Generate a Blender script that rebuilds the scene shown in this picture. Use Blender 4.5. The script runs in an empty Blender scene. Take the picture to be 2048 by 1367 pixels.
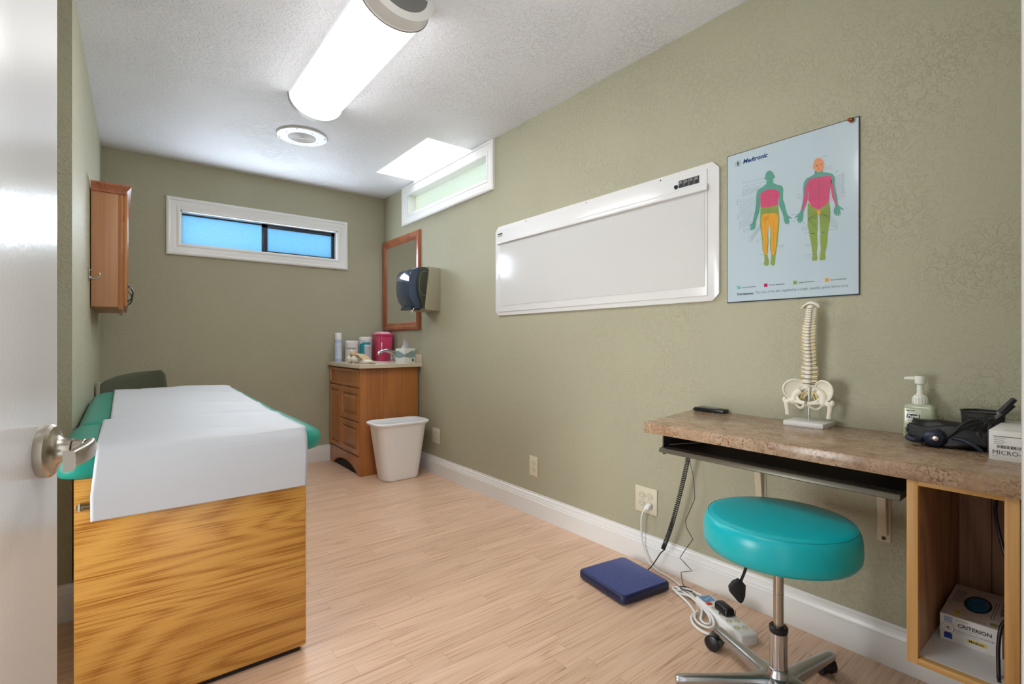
import bpy, bmesh, math, random
from mathutils import Vector, Matrix, noise
from mathutils.geometry import tessellate_polygon
random.seed(7)
SC = bpy.context.scene
COL = SC.collection

# ------------------------------------------------------------------ camera
TH = math.radians(38.183)
cam_d = bpy.data.cameras.new('camera')
cam_d.sensor_width = 36.0
cam_d.lens = 988 / 2048 * 36
cam_d.clip_start = 0.02
cam = bpy.data.objects.new('camera', cam_d)
COL.objects.link(cam)
cam.location = (0, 0, 1.06)
cam.rotation_euler = (math.radians(90), 0, -TH)
SC.camera = cam

# ------------------------------------------------------------------ world and view
w = bpy.data.worlds.new('sky'); SC.world = w
w.use_nodes = True
nt = w.node_tree; nt.nodes.clear()
wo = nt.nodes.new('ShaderNodeOutputWorld')
bg = nt.nodes.new('ShaderNodeBackground')
tc = nt.nodes.new('ShaderNodeTexCoord')
sx = nt.nodes.new('ShaderNodeSeparateXYZ')
mr = nt.nodes.new('ShaderNodeMapRange')
mr.inputs['From Min'].default_value = 0.05; mr.inputs['From Max'].default_value = 0.85
mx = nt.nodes.new('ShaderNodeMix'); mx.data_type = 'RGBA'
mx.inputs[6].default_value = (0.86, 0.89, 0.94, 1)
mx.inputs[7].default_value = (0.20, 0.52, 1.0, 1)
nt.links.new(tc.outputs['Generated'], sx.inputs[0])
nt.links.new(sx.outputs['Y'], mr.inputs['Value'])
nt.links.new(mr.outputs[0], mx.inputs[0])
nt.links.new(mx.outputs[2], bg.inputs['Color'])
nt.links.new(bg.outputs[0], wo.inputs['Surface'])
bg.inputs['Strength'].default_value = 1.25
SC.view_settings.view_transform = 'Standard'
SC.view_settings.look = 'None'
SC.view_settings.gamma = 1.0
SC.view_settings.use_curve_mapping = False
SC.view_settings.exposure = 0.33


def area(name, loc, rot, sx_, sy_, power, color=(1, 1, 1), spread=180):
    d = bpy.data.lights.new(name, 'AREA')
    d.shape = 'RECTANGLE'; d.size = sx_; d.size_y = sy_; d.energy = power; d.color = color
    d.spread = math.radians(spread)
    o = bpy.data.objects.new(name, d); COL.objects.link(o)
    o.location = loc; o.rotation_euler = rot
    return o

R90 = math.pi / 2
# soft fill added behind the camera, shining in through the open doorway
area('hallway_fill_light', (0.1, -1.5, 1.5), (math.radians(90), 0, 0), 2.6, 2.2, 3, (1.0, 0.985, 0.96))
# daylight in the skylight shaft and behind the back window
area('skylight_daylight', (1.80, 3.41, 3.02), (0, 0, 0), 0.34, 0.8, 7, (0.90, 0.95, 1.0))
area('window_daylight', (0.95, 4.53, 1.93), (math.radians(-90), 0, 0), 1.1, 0.24, 10, (0.80, 0.90, 1.0))
area('alcove_fill_light', (-1.04, 1.30, 0.72), (0, math.radians(-90), 0), 0.9, 0.8, 8.5, (0.97, 0.99, 1.0), 92)  # low unseen fill, added to lift the wall under the desk
area('transom_daylight', (1.965, 3.40, 2.27), (0, math.radians(90), 0), 0.16, 1.1, 0.8, (0.95, 1.0, 0.92))
LAMP_STRENGTH = 18.0
# unseen point light added above the frame to brighten the near end
_l = bpy.data.lights.new('entrance_fill_light', 'POINT'); _l.energy = 10; _l.shadow_soft_size = .22; _l.color = (1.0, .99, .97)
_o = bpy.data.objects.new('entrance_fill_light', _l); COL.objects.link(_o); _o.location = (.62, .80, 2.05)

# ------------------------------------------------------------------ helpers: materials
MATS = {}


def rgb(r, g, b):
    def f(c):
        c /= 255.0
        return c / 12.92 if c <= 0.04045 else ((c + 0.055) / 1.055) ** 2.4
    return (f(r), f(g), f(b), 1)


class N:
    def __init__(s, name):
        s.m = bpy.data.materials.new(name); s.m.use_nodes = True
        s.t = s.m.node_tree; s.b = s.t.nodes['Principled BSDF']
        MATS[name] = s.m

    def n(s, kind, ins=None, **props):
        nd = s.t.nodes.new('ShaderNode' + kind)
        for k, v in props.items(): setattr(nd, k, v)
        for k, v in (ins or {}).items():
            if isinstance(v, bpy.types.NodeSocket): s.t.links.new(v, nd.inputs[k])
            else: nd.inputs[k].default_value = v
        return nd

    def math(s, op, a, b=None):
        ins = {0: a}
        if b is not None: ins[1] = b
        return s.n('Math', ins, operation=op).outputs[0]

    def obj(s):
        return s.n('TexCoord').outputs['Object']

    def map(s, scale, vec=None, loc=(0, 0, 0), rot=(0, 0, 0)):
        return s.n('Mapping', {'Vector': vec if vec is not None else s.obj(), 'Scale': scale, 'Location': loc, 'Rotation': rot}).outputs[0]

    def noise(s, vec, scale, detail=2, rough=.5, dist=0.):
        return s.n('TexNoise', {'Vector': vec, 'Scale': scale, 'Detail': detail, 'Roughness': rough, 'Distortion': dist}).outputs[0]

    def ramp(s, fac, stops):
        r = s.n('ValToRGB', {'Fac': fac}); cr = r.color_ramp
        while len(cr.elements) < len(stops): cr.elements.new(.5)
        for e, (p, c) in zip(cr.elements, stops): e.position = p; e.color = c
        return r.outputs[0]

    def mix(s, fac, a, b, blend='MIX'):
        nd = s.n('Mix', data_type='RGBA', blend_type=blend)
        for i, v in ((0, fac), (6, a), (7, b)):
            if isinstance(v, bpy.types.NodeSocket): s.t.links.new(v, nd.inputs[i])
            else: nd.inputs[i].default_value = v
        return nd.outputs[2]

    def bump(s, h, dist, strength=1.0):
        b = s.n('Bump', {'Height': h, 'Distance': dist, 'Strength': strength})
        s.t.links.new(b.outputs[0], s.b.inputs['Normal'])

    def set(s, **kw):
        names = dict(color='Base Color', rough='Roughness', metal='Metallic', trans='Transmission Weight', ior='IOR',
                     coat='Coat Weight', coatr='Coat Roughness', spec='Specular IOR Level', emit='Emission Color',
                     emits='Emission Strength', alpha='Alpha', sub='Subsurface Weight', sheen='Sheen Weight')
        for k, v in kw.items():
            i = s.b.inputs[names[k]]
            if isinstance(v, bpy.types.NodeSocket): s.t.links.new(v, i)
            else: i.default_value = v
        return s


def plain(name, color, rough=.5, metal=0., var=.04, bump=0., bscale=300, **kw):
    m = N(name)
    v = m.noise(m.obj(), 9, 3)
    dk = tuple(c * (1 - var * 2) for c in color[:3]) + (1,)
    m.set(color=m.mix(v, dk, color), rough=rough, metal=metal, **kw)
    if bump: m.bump(m.noise(m.obj(), bscale, 2), bump)
    return m.m


def wood(name, light, dark, grain='x', cross='y', s_along=.9, s_across=7., rings=9., streak=.35, rough=.4, coat=0., tilt=0., dens=90):
    m = N(name)
    sc = {'x': s_across, 'y': s_across, 'z': s_across}; sc[grain] = s_along
    sc2 = {'x': dens, 'y': dens, 'z': dens}; sc2[grain] = dens * .013
    rot = (0, tilt, 0)
    v = m.map((sc['x'], sc['y'], sc['z']), rot=rot)
    a = m.noise(v, 1.0, 2.5, .45, .4)
    ring = m.math('PINGPONG', m.math('MULTIPLY', a, rings), .5)
    ring = m.math('MULTIPLY', ring, 2.0)
    fine = m.noise(m.map((sc2['x'], sc2['y'], sc2['z']), rot=rot), 1.0, 3, .6)
    fine = m.n('MapRange', {'Value': fine, 'From Min': .32, 'From Max': .64}).outputs[0]
    f = m.math('ADD', m.math('MULTIPLY', ring, 1 - streak), m.math('MULTIPLY', fine, streak))
    col = m.ramp(f, [(.10, dark), (.62, light), (1.0, tuple(min(1, c * 1.06) for c in light[:3]) + (1,))])
    m.set(color=col, rough=rough, coat=coat, coatr=.15)
    return m.m


# --- walls and ceiling: hand-trowelled plaster
def plaster(name, color, dist, scale=26., blotch=.05, rough=.55):
    m = N(name)
    o = m.obj()
    n1 = m.noise(o, scale, 3.5, .6, 1.1)
    n2 = m.noise(o, scale * 2.6, 2, .5, .6)
    patch = m.noise(o, 3.2, 1)
    h = m.ramp(n1, [(.49, (0, 0, 0, 1)), (.565, (1, 1, 1, 1))])
    amt = m.ramp(patch, [(.40, (.45, .45, .45, 1)), (.60, (1, 1, 1, 1))])
    hh = m.math('ADD', m.math('MULTIPLY', h, amt), m.math('MULTIPLY', n2, .55))
    dk = tuple(c * (1 - blotch) for c in color[:3]) + (1,)
    m.set(color=m.mix(m.noise(o, 1.5, 2), dk, color), rough=rough, spec=.35)
    m.bump(hh, dist)
    return m.m


M = {}
M['wall'] = plaster('sage_plaster', rgb(174, 171, 147), .0011, 46)
M['ceiling'] = plaster('white_plaster', rgb(238, 241, 248), .0021, 46)  # cool tint put into the paint to offset warm bounce from the floor
M['trim'] = plain('white_trim_paint', rgb(232, 232, 230), .3, var=.01)
M['trimg'] = plain('white_door_paint', rgb(226, 226, 226), .22, var=.01, bump=.00015, bscale=140)


def floor_material():
    m = N('light_oak_laminate')
    s = m.n('SeparateXYZ', {0: m.obj()})
    X, Y = s.outputs[0], s.outputs[1]
    yr = m.math('DIVIDE', Y, .064)
    row = m.math('FLOOR', yr)
    r1 = m.n('TexWhiteNoise', {'W': row}, noise_dimensions='1D').outputs[0]
    xo = m.math('ADD', m.math('DIVIDE', X, .62), m.math('MULTIPLY', r1, 7.3))
    colm = m.math('FLOOR', xo)
    cell = m.n('CombineXYZ', {0: row, 1: colm, 2: 0.0}).outputs[0]
    wn = m.n('TexWhiteNoise', {'Vector': cell}, noise_dimensions='3D')
    rv = wn.outputs[0]
    gv = m.n('CombineXYZ', {0: m.math('MULTIPLY', X, .75), 1: m.math('MULTIPLY', Y, 13), 2: m.math('MULTIPLY', rv, 40)}).outputs[0]
    a = m.noise(gv, 1.0, 2.2, .45, .5)
    ring = m.math('MULTIPLY', m.math('PINGPONG', m.math('MULTIPLY', a, 9), .5), 2.0)
    fv = m.n('CombineXYZ', {0: m.math('MULTIPLY', X, 3), 1: m.math('MULTIPLY', Y, 210), 2: m.math('MULTIPLY', rv, 9)}).outputs[0]
    fine = m.noise(fv, 1.0, 3, .6)
    fine = m.n('MapRange', {'Value': fine, 'From Min': .30, 'From Max': .62}).outputs[0]
    f = m.math('ADD', m.math('MULTIPLY', ring, .42), m.math('MULTIPLY', fine, .58))
    base = m.ramp(f, [(.10, rgb(182, 140, 110)), (.42, rgb(220, 183, 154)), (1, rgb(233, 200, 172))])
    tone = m.ramp(rv, [(0, (.90, .885, .87, 1)), (1, (1.0, 1.0, 1.0, 1))])
    c = m.mix(1.0, base, tone, 'MULTIPLY')
    fy = m.math('FRACT', yr); fx = m.math('FRACT', xo)
    l1 = m.math('LESS_THAN', fy, .018); l2 = m.math('LESS_THAN', fx, .0026)
    ln = m.math('MAXIMUM', l1, l2)
    c = m.mix(m.math('MULTIPLY', ln, .35), c, rgb(120, 84, 60))
    m.set(color=c, rough=.30, spec=.45)
    m.bump(m.math('SUBTRACT', fine, m.math('MULTIPLY', ln, .6)), .0002)
    return m.m


M['floor'] = floor_material()
M['oak'] = wood('golden_oak_laminate', rgb(206, 152, 74), rgb(160, 98, 28), 'x', 'z', .42, 2.8, 34, .56, .30, tilt=math.radians(7), dens=300)
M['cherry'] = wood('cherry_cabinet_wood', rgb(176, 112, 58), rgb(150, 88, 40), 'z', 'x', .8, 5, 3, .5, .32, .2)
M['maple'] = wood('maple_cabinet_side', rgb(180, 130, 92), rgb(172, 120, 82), 'z', 'x', .6, 6, 2, .5, .4)
M['redwood'] = wood('red_cherry_frame', rgb(168, 98, 64), rgb(134, 70, 42), 'z', 'y', .8, 6, 4, .5, .3, .3)
M['pine'] = wood('pine_board', rgb(214, 168, 106), rgb(192, 140, 78), 'z', 'y', .8, 9, 5, .4, .45)
M['ply'] = wood('birch_plywood', rgb(190, 148, 116), rgb(160, 118, 88), 'z', 'y', 1.2, 4, 7, .3, .5)
M['shade_joint'] = plain('dark_shade_and_joint', rgb(30, 20, 14), .8)  # dark tone standing in for toe shade, also used for a board joint
M['teal'] = plain('teal_vinyl', rgb(14, 148, 148), .36, var=.02, bump=.00015, bscale=420)
M['tealg'] = plain('green_teal_vinyl', rgb(28, 142, 124), .34, var=.03, bump=.00015, bscale=420)
M['chrome'] = plain('polished_metal', rgb(205, 205, 208), .16, 1., var=.02)
M['alu'] = plain('cast_aluminium', rgb(190, 190, 192), .26, 1., var=.04)
M['nickel'] = plain('satin_nickel', rgb(188, 180, 166), .28, 1., var=.03)
M['steel'] = plain('grey_steel', rgb(150, 146, 132), .35, .8)
M['black'] = plain('black_plastic', rgb(22, 22, 26), .32)
M['blackm'] = plain('matt_black_plastic', rgb(34, 34, 37), .6)
M['cream'] = plain('cream_plastic', rgb(214, 208, 184), .35, var=.02)
M['creamm'] = plain('cream_painted_metal', rgb(206, 196, 172), .45, var=.02)
M['white'] = plain('white_plastic', rgb(228, 228, 226), .35, var=.01)
M['whiteg'] = plain('white_enamel', rgb(226, 226, 226), .18, var=.01)
M['screen'] = plain('milky_acrylic_screen', rgb(208, 208, 207), .12, var=.005)
M['mirror'] = plain('mirror_silver', rgb(235, 235, 235), .02, 1., var=0)
M['counter'] = plain('cultured_marble_top', rgb(212, 198, 176), .2, var=.03)
M['ink'] = plain('dark_ink', rgb(40, 44, 52), .6)
M['inkblue'] = plain('navy_ink', rgb(22, 52, 118), .5)
M['grey'] = plain('grey_plastic', rgb(120, 120, 118), .45)
M['bone'] = plain('bone_white_plastic', rgb(234, 228, 210), .42, var=.02)
M['nerve'] = plain('yellow_nerve_plastic', rgb(222, 198, 128), .45)
M['white_paint2'] = plain('shaft_white_paint', rgb(238, 238, 236), .6, var=.01)
_g = N('lamp_diffuser')   # brightest under the tubes, dimmer where the diffuser meets the ceiling plate
_z = _g.n('SeparateXYZ', {0: _g.obj()}).outputs[2]
_g.set(color=(.9, .9, .9, 1), rough=.35, emit=(1, .995, .985, 1), emits=_g.n('MapRange', {'Value': _z, 'From Min': -.025, 'From Max': -.095, 'To Min': 1.3, 'To Max': LAMP_STRENGTH}).outputs[0])
M['glow'] = _g.m


def frosted(name, tint, trans=.85):
    m = N(name)
    t = m.t; t.nodes.remove(m.b)
    v = m.noise(m.obj(), 60, 3)
    c = m.mix(v, tuple(x * .86 for x in tint[:3]) + (1,), tint)
    tr = m.n('BsdfTranslucent', {'Color': c})
    gl = m.n('BsdfGlossy', {'Roughness': .35, 'Color': (.8, .8, .8, 1)})
    mxs = m.n('MixShader', {0: 1 - trans, 1: tr.outputs[0], 2: gl.outputs[0]})
    t.links.new(mxs.outputs[0], t.nodes['Material Output'].inputs['Surface'])
    return m.m


M['pane_blue'] = frosted('frosted_window_glass', (.72, .98, 1.0, 1), .93)
M['pane_green'] = frosted('frosted_transom_glass', (.97, 1.0, .86, 1), .95)
M['dome'] = frosted('skylight_dome_acrylic', (.95, .97, 1.0, 1), .97)


# ------------------------------------------------------------------ helpers: geometry
def catmull(pts, n=6):
    pts = [Vector(p) for p in pts]; out = []
    for i in range(len(pts) - 1):
        p0 = pts[max(i - 1, 0)]; p1 = pts[i]; p2 = pts[i + 1]; p3 = pts[min(i + 2, len(pts) - 1)]
        for k in range(n):
            t = k / n
            out.append(.5 * ((2 * p1) + (-p0 + p2) * t + (2 * p0 - 5 * p1 + 4 * p2 - p3) * t * t + (-p0 + 3 * p1 - 3 * p2 + p3) * t ** 3))
    out.append(pts[-1]); return out


class MB:
    def __init__(s):
        s.v = []; s.f = []; s.mi = []; s.mats = []; s.xf = Matrix.Identity(4)

    def mat(s, m):
        m = M[m] if isinstance(m, str) else m
        if m not in s.mats: s.mats.append(m)
        return s.mats.index(m)

    def add(s, vs, fs, m):
        k = s.mat(m); b = len(s.v)
        s.v += [s.xf @ Vector(p) for p in vs]
        for f in fs: s.f.append([b + i for i in f]); s.mi.append(k)
        return s

    def box(s, x0, x1, y0, y1, z0, z1, m):
        x0, x1 = sorted((x0, x1)); y0, y1 = sorted((y0, y1)); z0, z1 = sorted((z0, z1))
        vs = [(x, y, z) for z in (z0, z1) for x, y in ((x0, y0), (x1, y0), (x1, y1), (x0, y1))]
        return s.add(vs, [(3, 2, 1, 0), (4, 5, 6, 7), (0, 1, 5, 4), (1, 2, 6, 5), (2, 3, 7, 6), (3, 0, 4, 7)], m)

    def prism(s, poly, axis, a, b, m):
        """poly: 2D points; extruded along axis 'x' (poly=(y,z)), 'y' (poly=(x,z)), 'z' (poly=(x,y))"""
        n = len(poly)
        def P(p, t):
            return {'x': (t, p[0], p[1]), 'y': (p[0], t, p[1]), 'z': (p[0], p[1], t)}[axis]
        area2 = sum(poly[i][0] * poly[(i + 1) % n][1] - poly[(i + 1) % n][0] * poly[i][1] for i in range(n))
        if (area2 < 0) != (axis == 'y'): poly = poly[::-1]
        if a > b: a, b = b, a
        vs = [P(p, a) for p in poly] + [P(p, b) for p in poly]
        fs = [tuple(range(n))[::-1], tuple(range(n, 2 * n))] + [(i, (i + 1) % n, n + (i + 1) % n, n + i) for i in range(n)]
        return s.add(vs, fs, m)

    def lathe(s, prof, c, m, seg=32, axis='z', sx=1., sy=1., cap=True):
        vs = []; fs = []
        for r, h in prof:
            for k in range(seg):
                a = 2 * math.pi * k / seg; p = (r * math.cos(a) * sx, r * math.sin(a) * sy, h)
                if axis == 'x': p = (p[2], p[0], p[1])
                if axis == 'y': p = (p[0], -p[2], p[1]) if False else (p[1], p[2], p[0])
                vs.append((p[0] + c[0], p[1] + c[1], p[2] + c[2]))
        for j in range(len(prof) - 1):
            for k in range(seg):
                a, b = j * seg + k, j * seg + (k + 1) % seg
                fs.append((a, b, b + seg, a + seg))
        if cap:
            fs.append(tuple(range(seg))[::-1]); fs.append(tuple(range((len(prof) - 1) * seg, len(prof) * seg)))
        return s.add(vs, fs, m)

    def ball(s, c, r, m, seg=16, rings=10):
        rx, ry, rz = (r, r, r) if not hasattr(r, '__len__') else r
        vs = [(c[0], c[1], c[2] - rz)]; fs = []
        for j in range(1, rings):
            t = math.pi * j / rings - math.pi / 2
            for k in range(seg):
                a = 2 * math.pi * k / seg
                vs.append((c[0] + rx * math.cos(t) * math.cos(a), c[1] + ry * math.cos(t) * math.sin(a), c[2] + rz * math.sin(t)))
        vs.append((c[0], c[1], c[2] + rz)); L = len(vs) - 1
        for k in range(seg):
            fs.append((0, 1 + (k + 1) % seg, 1 + k))
            fs.append((L, 1 + (rings - 2) * seg + k, 1 + (rings - 2) * seg + (k + 1) % seg))
        for j in range(rings - 2):
            for k in range(seg):
                a = 1 + j * seg + k; b = 1 + j * seg + (k + 1) % seg
                fs.append((a, b, b + seg, a + seg))
        return s.add(vs, fs, m)

    def tube(s, pts, r, m, seg=8, closed=False):
        pts = [Vector(p) for p in pts]; n = len(pts)
        rr = r if hasattr(r, '__len__') else [r] * n
        T = []
        for i in range(n):
            a = pts[(i - 1) % n] if closed else pts[max(i - 1, 0)]; b = pts[(i + 1) % n] if closed else pts[min(i + 1, n - 1)]
            d = b - a; T.append(d.normalized() if d.length > 1e-9 else Vector((0, 0, 1)))
        u = T[0].orthogonal().normalized(); vs = []; fs = []
        for i in range(n):
            u = (u - T[i] * u.dot(T[i])); u = u.normalized() if u.length > 1e-6 else T[i].orthogonal().normalized()
            w_ = T[i].cross(u)
            for k in range(seg):
                a = 2 * math.pi * k / seg
                vs.append(pts[i] + (u * math.cos(a) + w_ * math.sin(a)) * rr[i])
        for i in range(n if closed else n - 1):
            j = (i + 1) % n
            for k in range(seg):
                fs.append((i * seg + k, i * seg + (k + 1) % seg, j * seg + (k + 1) % seg, j * seg + k))
        if not closed:
            fs.append(tuple(range(seg))[::-1]); fs.append(tuple(range((n - 1) * seg, n * seg)))
        return s.add(vs, fs, m)

    def grid(s, fn, nu, nv, m, flip=False, closed_u=False):
        vs = [fn(i / (nu if closed_u else nu - 1), j / (nv - 1)) for j in range(nv) for i in range(nu)]; fs = []
        for j in range(nv - 1):
            for i in range(nu if closed_u else nu - 1):
                a = j * nu + i; b = j * nu + (i + 1) % nu
                q = (a, b, b + nu, a + nu)
                fs.append(q[::-1] if flip else q)
        return s.add(vs, fs, m)

    def flat(s, poly, m, z=0.):
        """flat printed polygon in the local xy plane"""
        vs = [Vector((p[0], p[1], z)) for p in poly]
        tris = tessellate_polygon([vs])
        fs = []
        for t in tris:
            a, b, c = [vs[i] for i in t]
            fs.append(t if (b - a).cross(c - a).z > 0 else t[::-1])
        return s.add(vs, fs, m)

    def line(s, a, b, wd, m, z=0.):
        a = Vector(a); b = Vector(b); d = (b - a)
        if d.length < 1e-6: return s
        nn = Vector((-d.y, d.x)).normalized() * wd / 2
        return s.flat([a + nn, a - nn, b - nn, b + nn], m, z)

    def ell(s, c, rx, ry, m, z=0., n=24, a0=0.):
        return s.flat([(c[0] + rx * math.cos(2 * math.pi * k / n) * math.cos(a0) - ry * math.sin(2 * math.pi * k / n) * math.sin(a0),
                        c[1] + rx * math.cos(2 * math.pi * k / n) * math.sin(a0) + ry * math.sin(2 * math.pi * k / n) * math.cos(a0)) for k in range(n)], m, z)

    def text(s, body, size, at, m, z=0., shear=0., align='LEFT', bold=0., sx=1., res=2, rot=0.):
        c = bpy.data.curves.new('lettering', 'FONT'); c.body = body; c.size = size; c.shear = shear
        c.align_x = align; c.offset = bold; c.resolution_u = res
        o = bpy.data.objects.new('lettering', c); COL.objects.link(o)
        bpy.context.view_layer.update()
        me = bpy.data.meshes.new_from_object(o.evaluated_get(bpy.context.evaluated_depsgraph_get()))
        R = Matrix.Translation((at[0], at[1], z)) @ Matrix.Rotation(rot, 4, 'Z') @ Matrix.Diagonal((sx, 1, 1, 1))
        s.add([R @ v.co for v in me.vertices], [tuple(p.vertices) for p in me.polygons], m)
        bpy.data.objects.remove(o); bpy.data.curves.remove(c); bpy.data.meshes.remove(me)
        return s

    def build(s, name, parent=None, bevel=0., seg=2, smooth=True, angle=40, local=False, sub=0, subdiv=0, solid=0.):
        me = bpy.data.meshes.new(name)
        me.from_pydata([tuple(v) for v in s.v], [], s.f)
        for m_ in s.mats: me.materials.append(m_)
        for p, k in zip(me.polygons, s.mi): p.material_index = k
        me.update()
        if bevel:
            bm = bmesh.new(); bm.from_mesh(me)
            es = [e for e in bm.edges if len(e.link_faces) == 2 and e.calc_face_angle(0) > math.radians(30)]
            bmesh.ops.bevel(bm, geom=es, offset=bevel, segments=seg, profile=.5, affect='EDGES', clamp_overlap=True)
            bm.to_mesh(me); bm.free()
        o = bpy.data.objects.new(name, me); COL.objects.link(o)
        if parent is not None:
            o.parent = parent
            if not local:
                me.transform(WM[parent.name].inverted())
            WM[o.name] = WM[parent.name]
        else:
            WM[o.name] = Matrix.Identity(4)
        if smooth:
            for p in me.polygons: p.use_smooth = True
            me.set_sharp_from_angle(angle=math.radians(angle))
        if solid:
            md = o.modifiers.new('thickness', 'SOLIDIFY'); md.thickness = solid; md.offset = -1
        if sub:
            md = o.modifiers.new('rounding', 'SUBSURF'); md.levels = sub; md.render_levels = sub
        return o


WM = {}


def thing(name, label, cat, loc=(0, 0, 0), rotz=0., group=None):
    o = bpy.data.objects.new(name, None); COL.objects.link(o)
    o.empty_display_size = .1
    o.location = loc; o.rotation_euler = (0, 0, rotz)
    WM[o.name] = Matrix.Translation(loc) @ Matrix.Rotation(rotz, 4, 'Z')
    o['label'] = label; o['category'] = cat
    if group: o['group'] = group
    return o


def tag(o, label, cat, group=None):
    """a thing that is one mesh: put its origin at its base"""
    me = o.data
    xs = [v.co.x for v in me.vertices]; ys = [v.co.y for v in me.vertices]; zs = [v.co.z for v in me.vertices]
    p = Vector(((min(xs) + max(xs)) / 2, (min(ys) + max(ys)) / 2, min(zs)))
    me.transform(Matrix.Translation(-p)); o.location = p
    WM[o.name] = Matrix.Translation(p)
    o['label'] = label; o['category'] = cat
    if group: o['group'] = group
    return o


def struct(o):
    o['kind'] = 'structure'; return o


def rounded(x0, x1, y0, y1, r, n=6):
    rs = r if hasattr(r, '__len__') else (r, r, r, r)   # corners: x0y0, x1y0, x1y1, x0y1
    out = []
    for (cx, cy, a0, q) in ((x0, y0, 180, rs[0]), (x1, y0, 270, rs[1]), (x1, y1, 0, rs[2]), (x0, y1, 90, rs[3])):
        ox = cx + q if cx == x0 else cx - q; oy = cy + q if cy == y0 else cy - q
        for k in range(n + 1):
            a = math.radians(a0 + 90 * k / n); out.append((ox + q * math.cos(a), oy + q * math.sin(a)))
    return out


def rloft(mb, poly_fn, levels, m, cap=True):
    """stack of outlines: levels = [(z, inset)], poly_fn(inset) -> outline"""
    rings = [[(x, y, z if not callable(z) else z(x, y)) for x, y in poly_fn(i)] for z, i in levels]
    n = len(rings[0]); vs = [p for r in rings for p in r]; fs = []
    for j in range(len(rings) - 1):
        for k in range(n):
            a, b = j * n + k, j * n + (k + 1) % n
            fs.append((a, b, b + n, a + n))
    if cap:
        fs.append(tuple(range(n))[::-1]); fs.append(tuple(range((len(rings) - 1) * n, len(rings) * n)))
    return mb.add(vs, fs, m)


W = 1.981; YB = 4.523; H = 2.44


def wall_xf(y0, z0, d=0.):
    """local x -> -y (right in the picture), local y -> up, local z -> out of the right wall"""
    return Matrix(((0, 0, -1, W - d), (-1, 0, 0, y0), (0, 1, 0, z0), (0, 0, 0, 1)))

# ================================================================== THE SETTING
b = MB().box(-1.15, 2.15, -0.2, 4.75, -0.1, 0, 'floor'); struct(b.build('floor', smooth=False))
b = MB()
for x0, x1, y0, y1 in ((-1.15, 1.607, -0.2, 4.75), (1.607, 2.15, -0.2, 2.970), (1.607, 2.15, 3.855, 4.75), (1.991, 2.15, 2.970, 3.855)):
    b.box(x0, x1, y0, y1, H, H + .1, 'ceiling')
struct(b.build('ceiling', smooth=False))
# back wall with its window opening
WX0, WX1, WZ0, WZ1 = .338, 1.534, 1.800, 2.068
b = MB()
for x0, x1, z0, z1 in ((-.30, WX0, 0, H), (WX1, 2.13, 0, H), (WX0, WX1, 0, WZ0), (WX0, WX1, WZ1, H)):
    b.box(x0, x1, YB, YB + .13, z0, z1, 'wall')
struct(b.build('wall_back', smooth=False))
# right wall with the transom opening
TY0, TY1, TZ0, TZ1 = 2.80, 4.00, 2.182, 2.358
b = MB()
for y0, y1, z0, z1 in ((-.2, TY0, 0, H), (TY1, 4.65, 0, H), (TY0, TY1, 0, TZ0), (TY0, TY1, TZ1, H)):
    b.box(W, W + .13, y0, y1, z0, z1, 'wall')
struct(b.build('wall_right', smooth=False))
# left wall: slightly off square, ends at an outside corner, then steps back
b = MB()
b.prism([(-.122, YB + .1), (-.155, 2.53), (-1.05, 2.53), (-1.05, YB + .1)], 'z', 0, H, 'wall')
b.box(-1.15, -1.05, .05, 2.6, 0, H, 'wall')
struct(b.build('wall_left', smooth=False))
# front wall with the doorway the photograph is taken from
DX0, DX1, FY0, FY1, DZ = -.262, .620, -.07, .050, 2.06
b = MB()
for x0, x1, z0, z1 in ((-1.15, DX0, 0, H), (DX1, 2.13, 0, H), (DX0, DX1, DZ, H)):
    b.box(x0, x1, FY0, FY1, z0, z1, 'wall')
struct(b.build('wall_front', smooth=False))


def base_profile(t=.016, h=.139):
    return [(0, 0), (t, 0), (t, h * .66), (t * .80, h * .69), (t * .92, h * .72), (t * .62, h * .80), (t * .55, h * .90), (t * .30, h * .93), (t * .34, h), (0, h)]


def baseboard(name, p0, p1, nrm):
    """moulded skirting from p0 to p1 (xy), nrm = direction into the room"""
    p0 = Vector(p0); p1 = Vector(p1); nrm = Vector(nrm).normalized()
    vs = []; prof = base_profile()
    for p in (p0, p1):
        for t, h in prof: vs.append((p.x + nrm.x * t, p.y + nrm.y * t, h))
    n = len(prof); fs = [(i, (i + 1) % n, n + (i + 1) % n, n + i) for i in range(n)] + [tuple(range(n))[::-1], tuple(range(n, 2 * n))]
    struct(MB().add(vs, fs, 'trim').build(name, angle=25))


baseboard('baseboard_right', (W, .052), (W, YB), (-1, 0))
baseboard('baseboard_back', (-.12, YB), (1.465, YB), (0, -1))
baseboard('baseboard_left', (-.155, 2.53), (-.1225, YB), (1, -.0166))
baseboard('baseboard_left_return', (-1.05, 2.53), (-.14, 2.53), (0, -1))
baseboard('baseboard_left_entry', (-1.05, .06), (-1.05, 2.53), (1, 0))
baseboard('baseboard_front', (.70, FY1), (W, FY1), (0, 1))

# doorway lining and casing
b = MB()
b.box(DX1 - .0, DX1 + .018, FY0, FY1 + .001, 0, DZ, 'trim')
b.box(DX0 - .018, DX0, FY0, FY1 + .001, 0, DZ, 'trim')
b.box(DX0 - .018, DX1 + .018, FY0, FY1 + .001, DZ, DZ + .018, 'trim')
struct(b.build('trim_1', bevel=.002))
b = MB()
for x0, x1, z0, z1 in ((DX1, DX1 + .07, 0, DZ + .07), (DX0 - .07, DX0 - .004, 0, DZ + .07), (DX0, DX1, DZ, DZ + .07)):
    b.box(x0, x1, FY1, FY1 + .015, z0, z1, 'trim')
struct(b.build('trim_2', bevel=.004))

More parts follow.
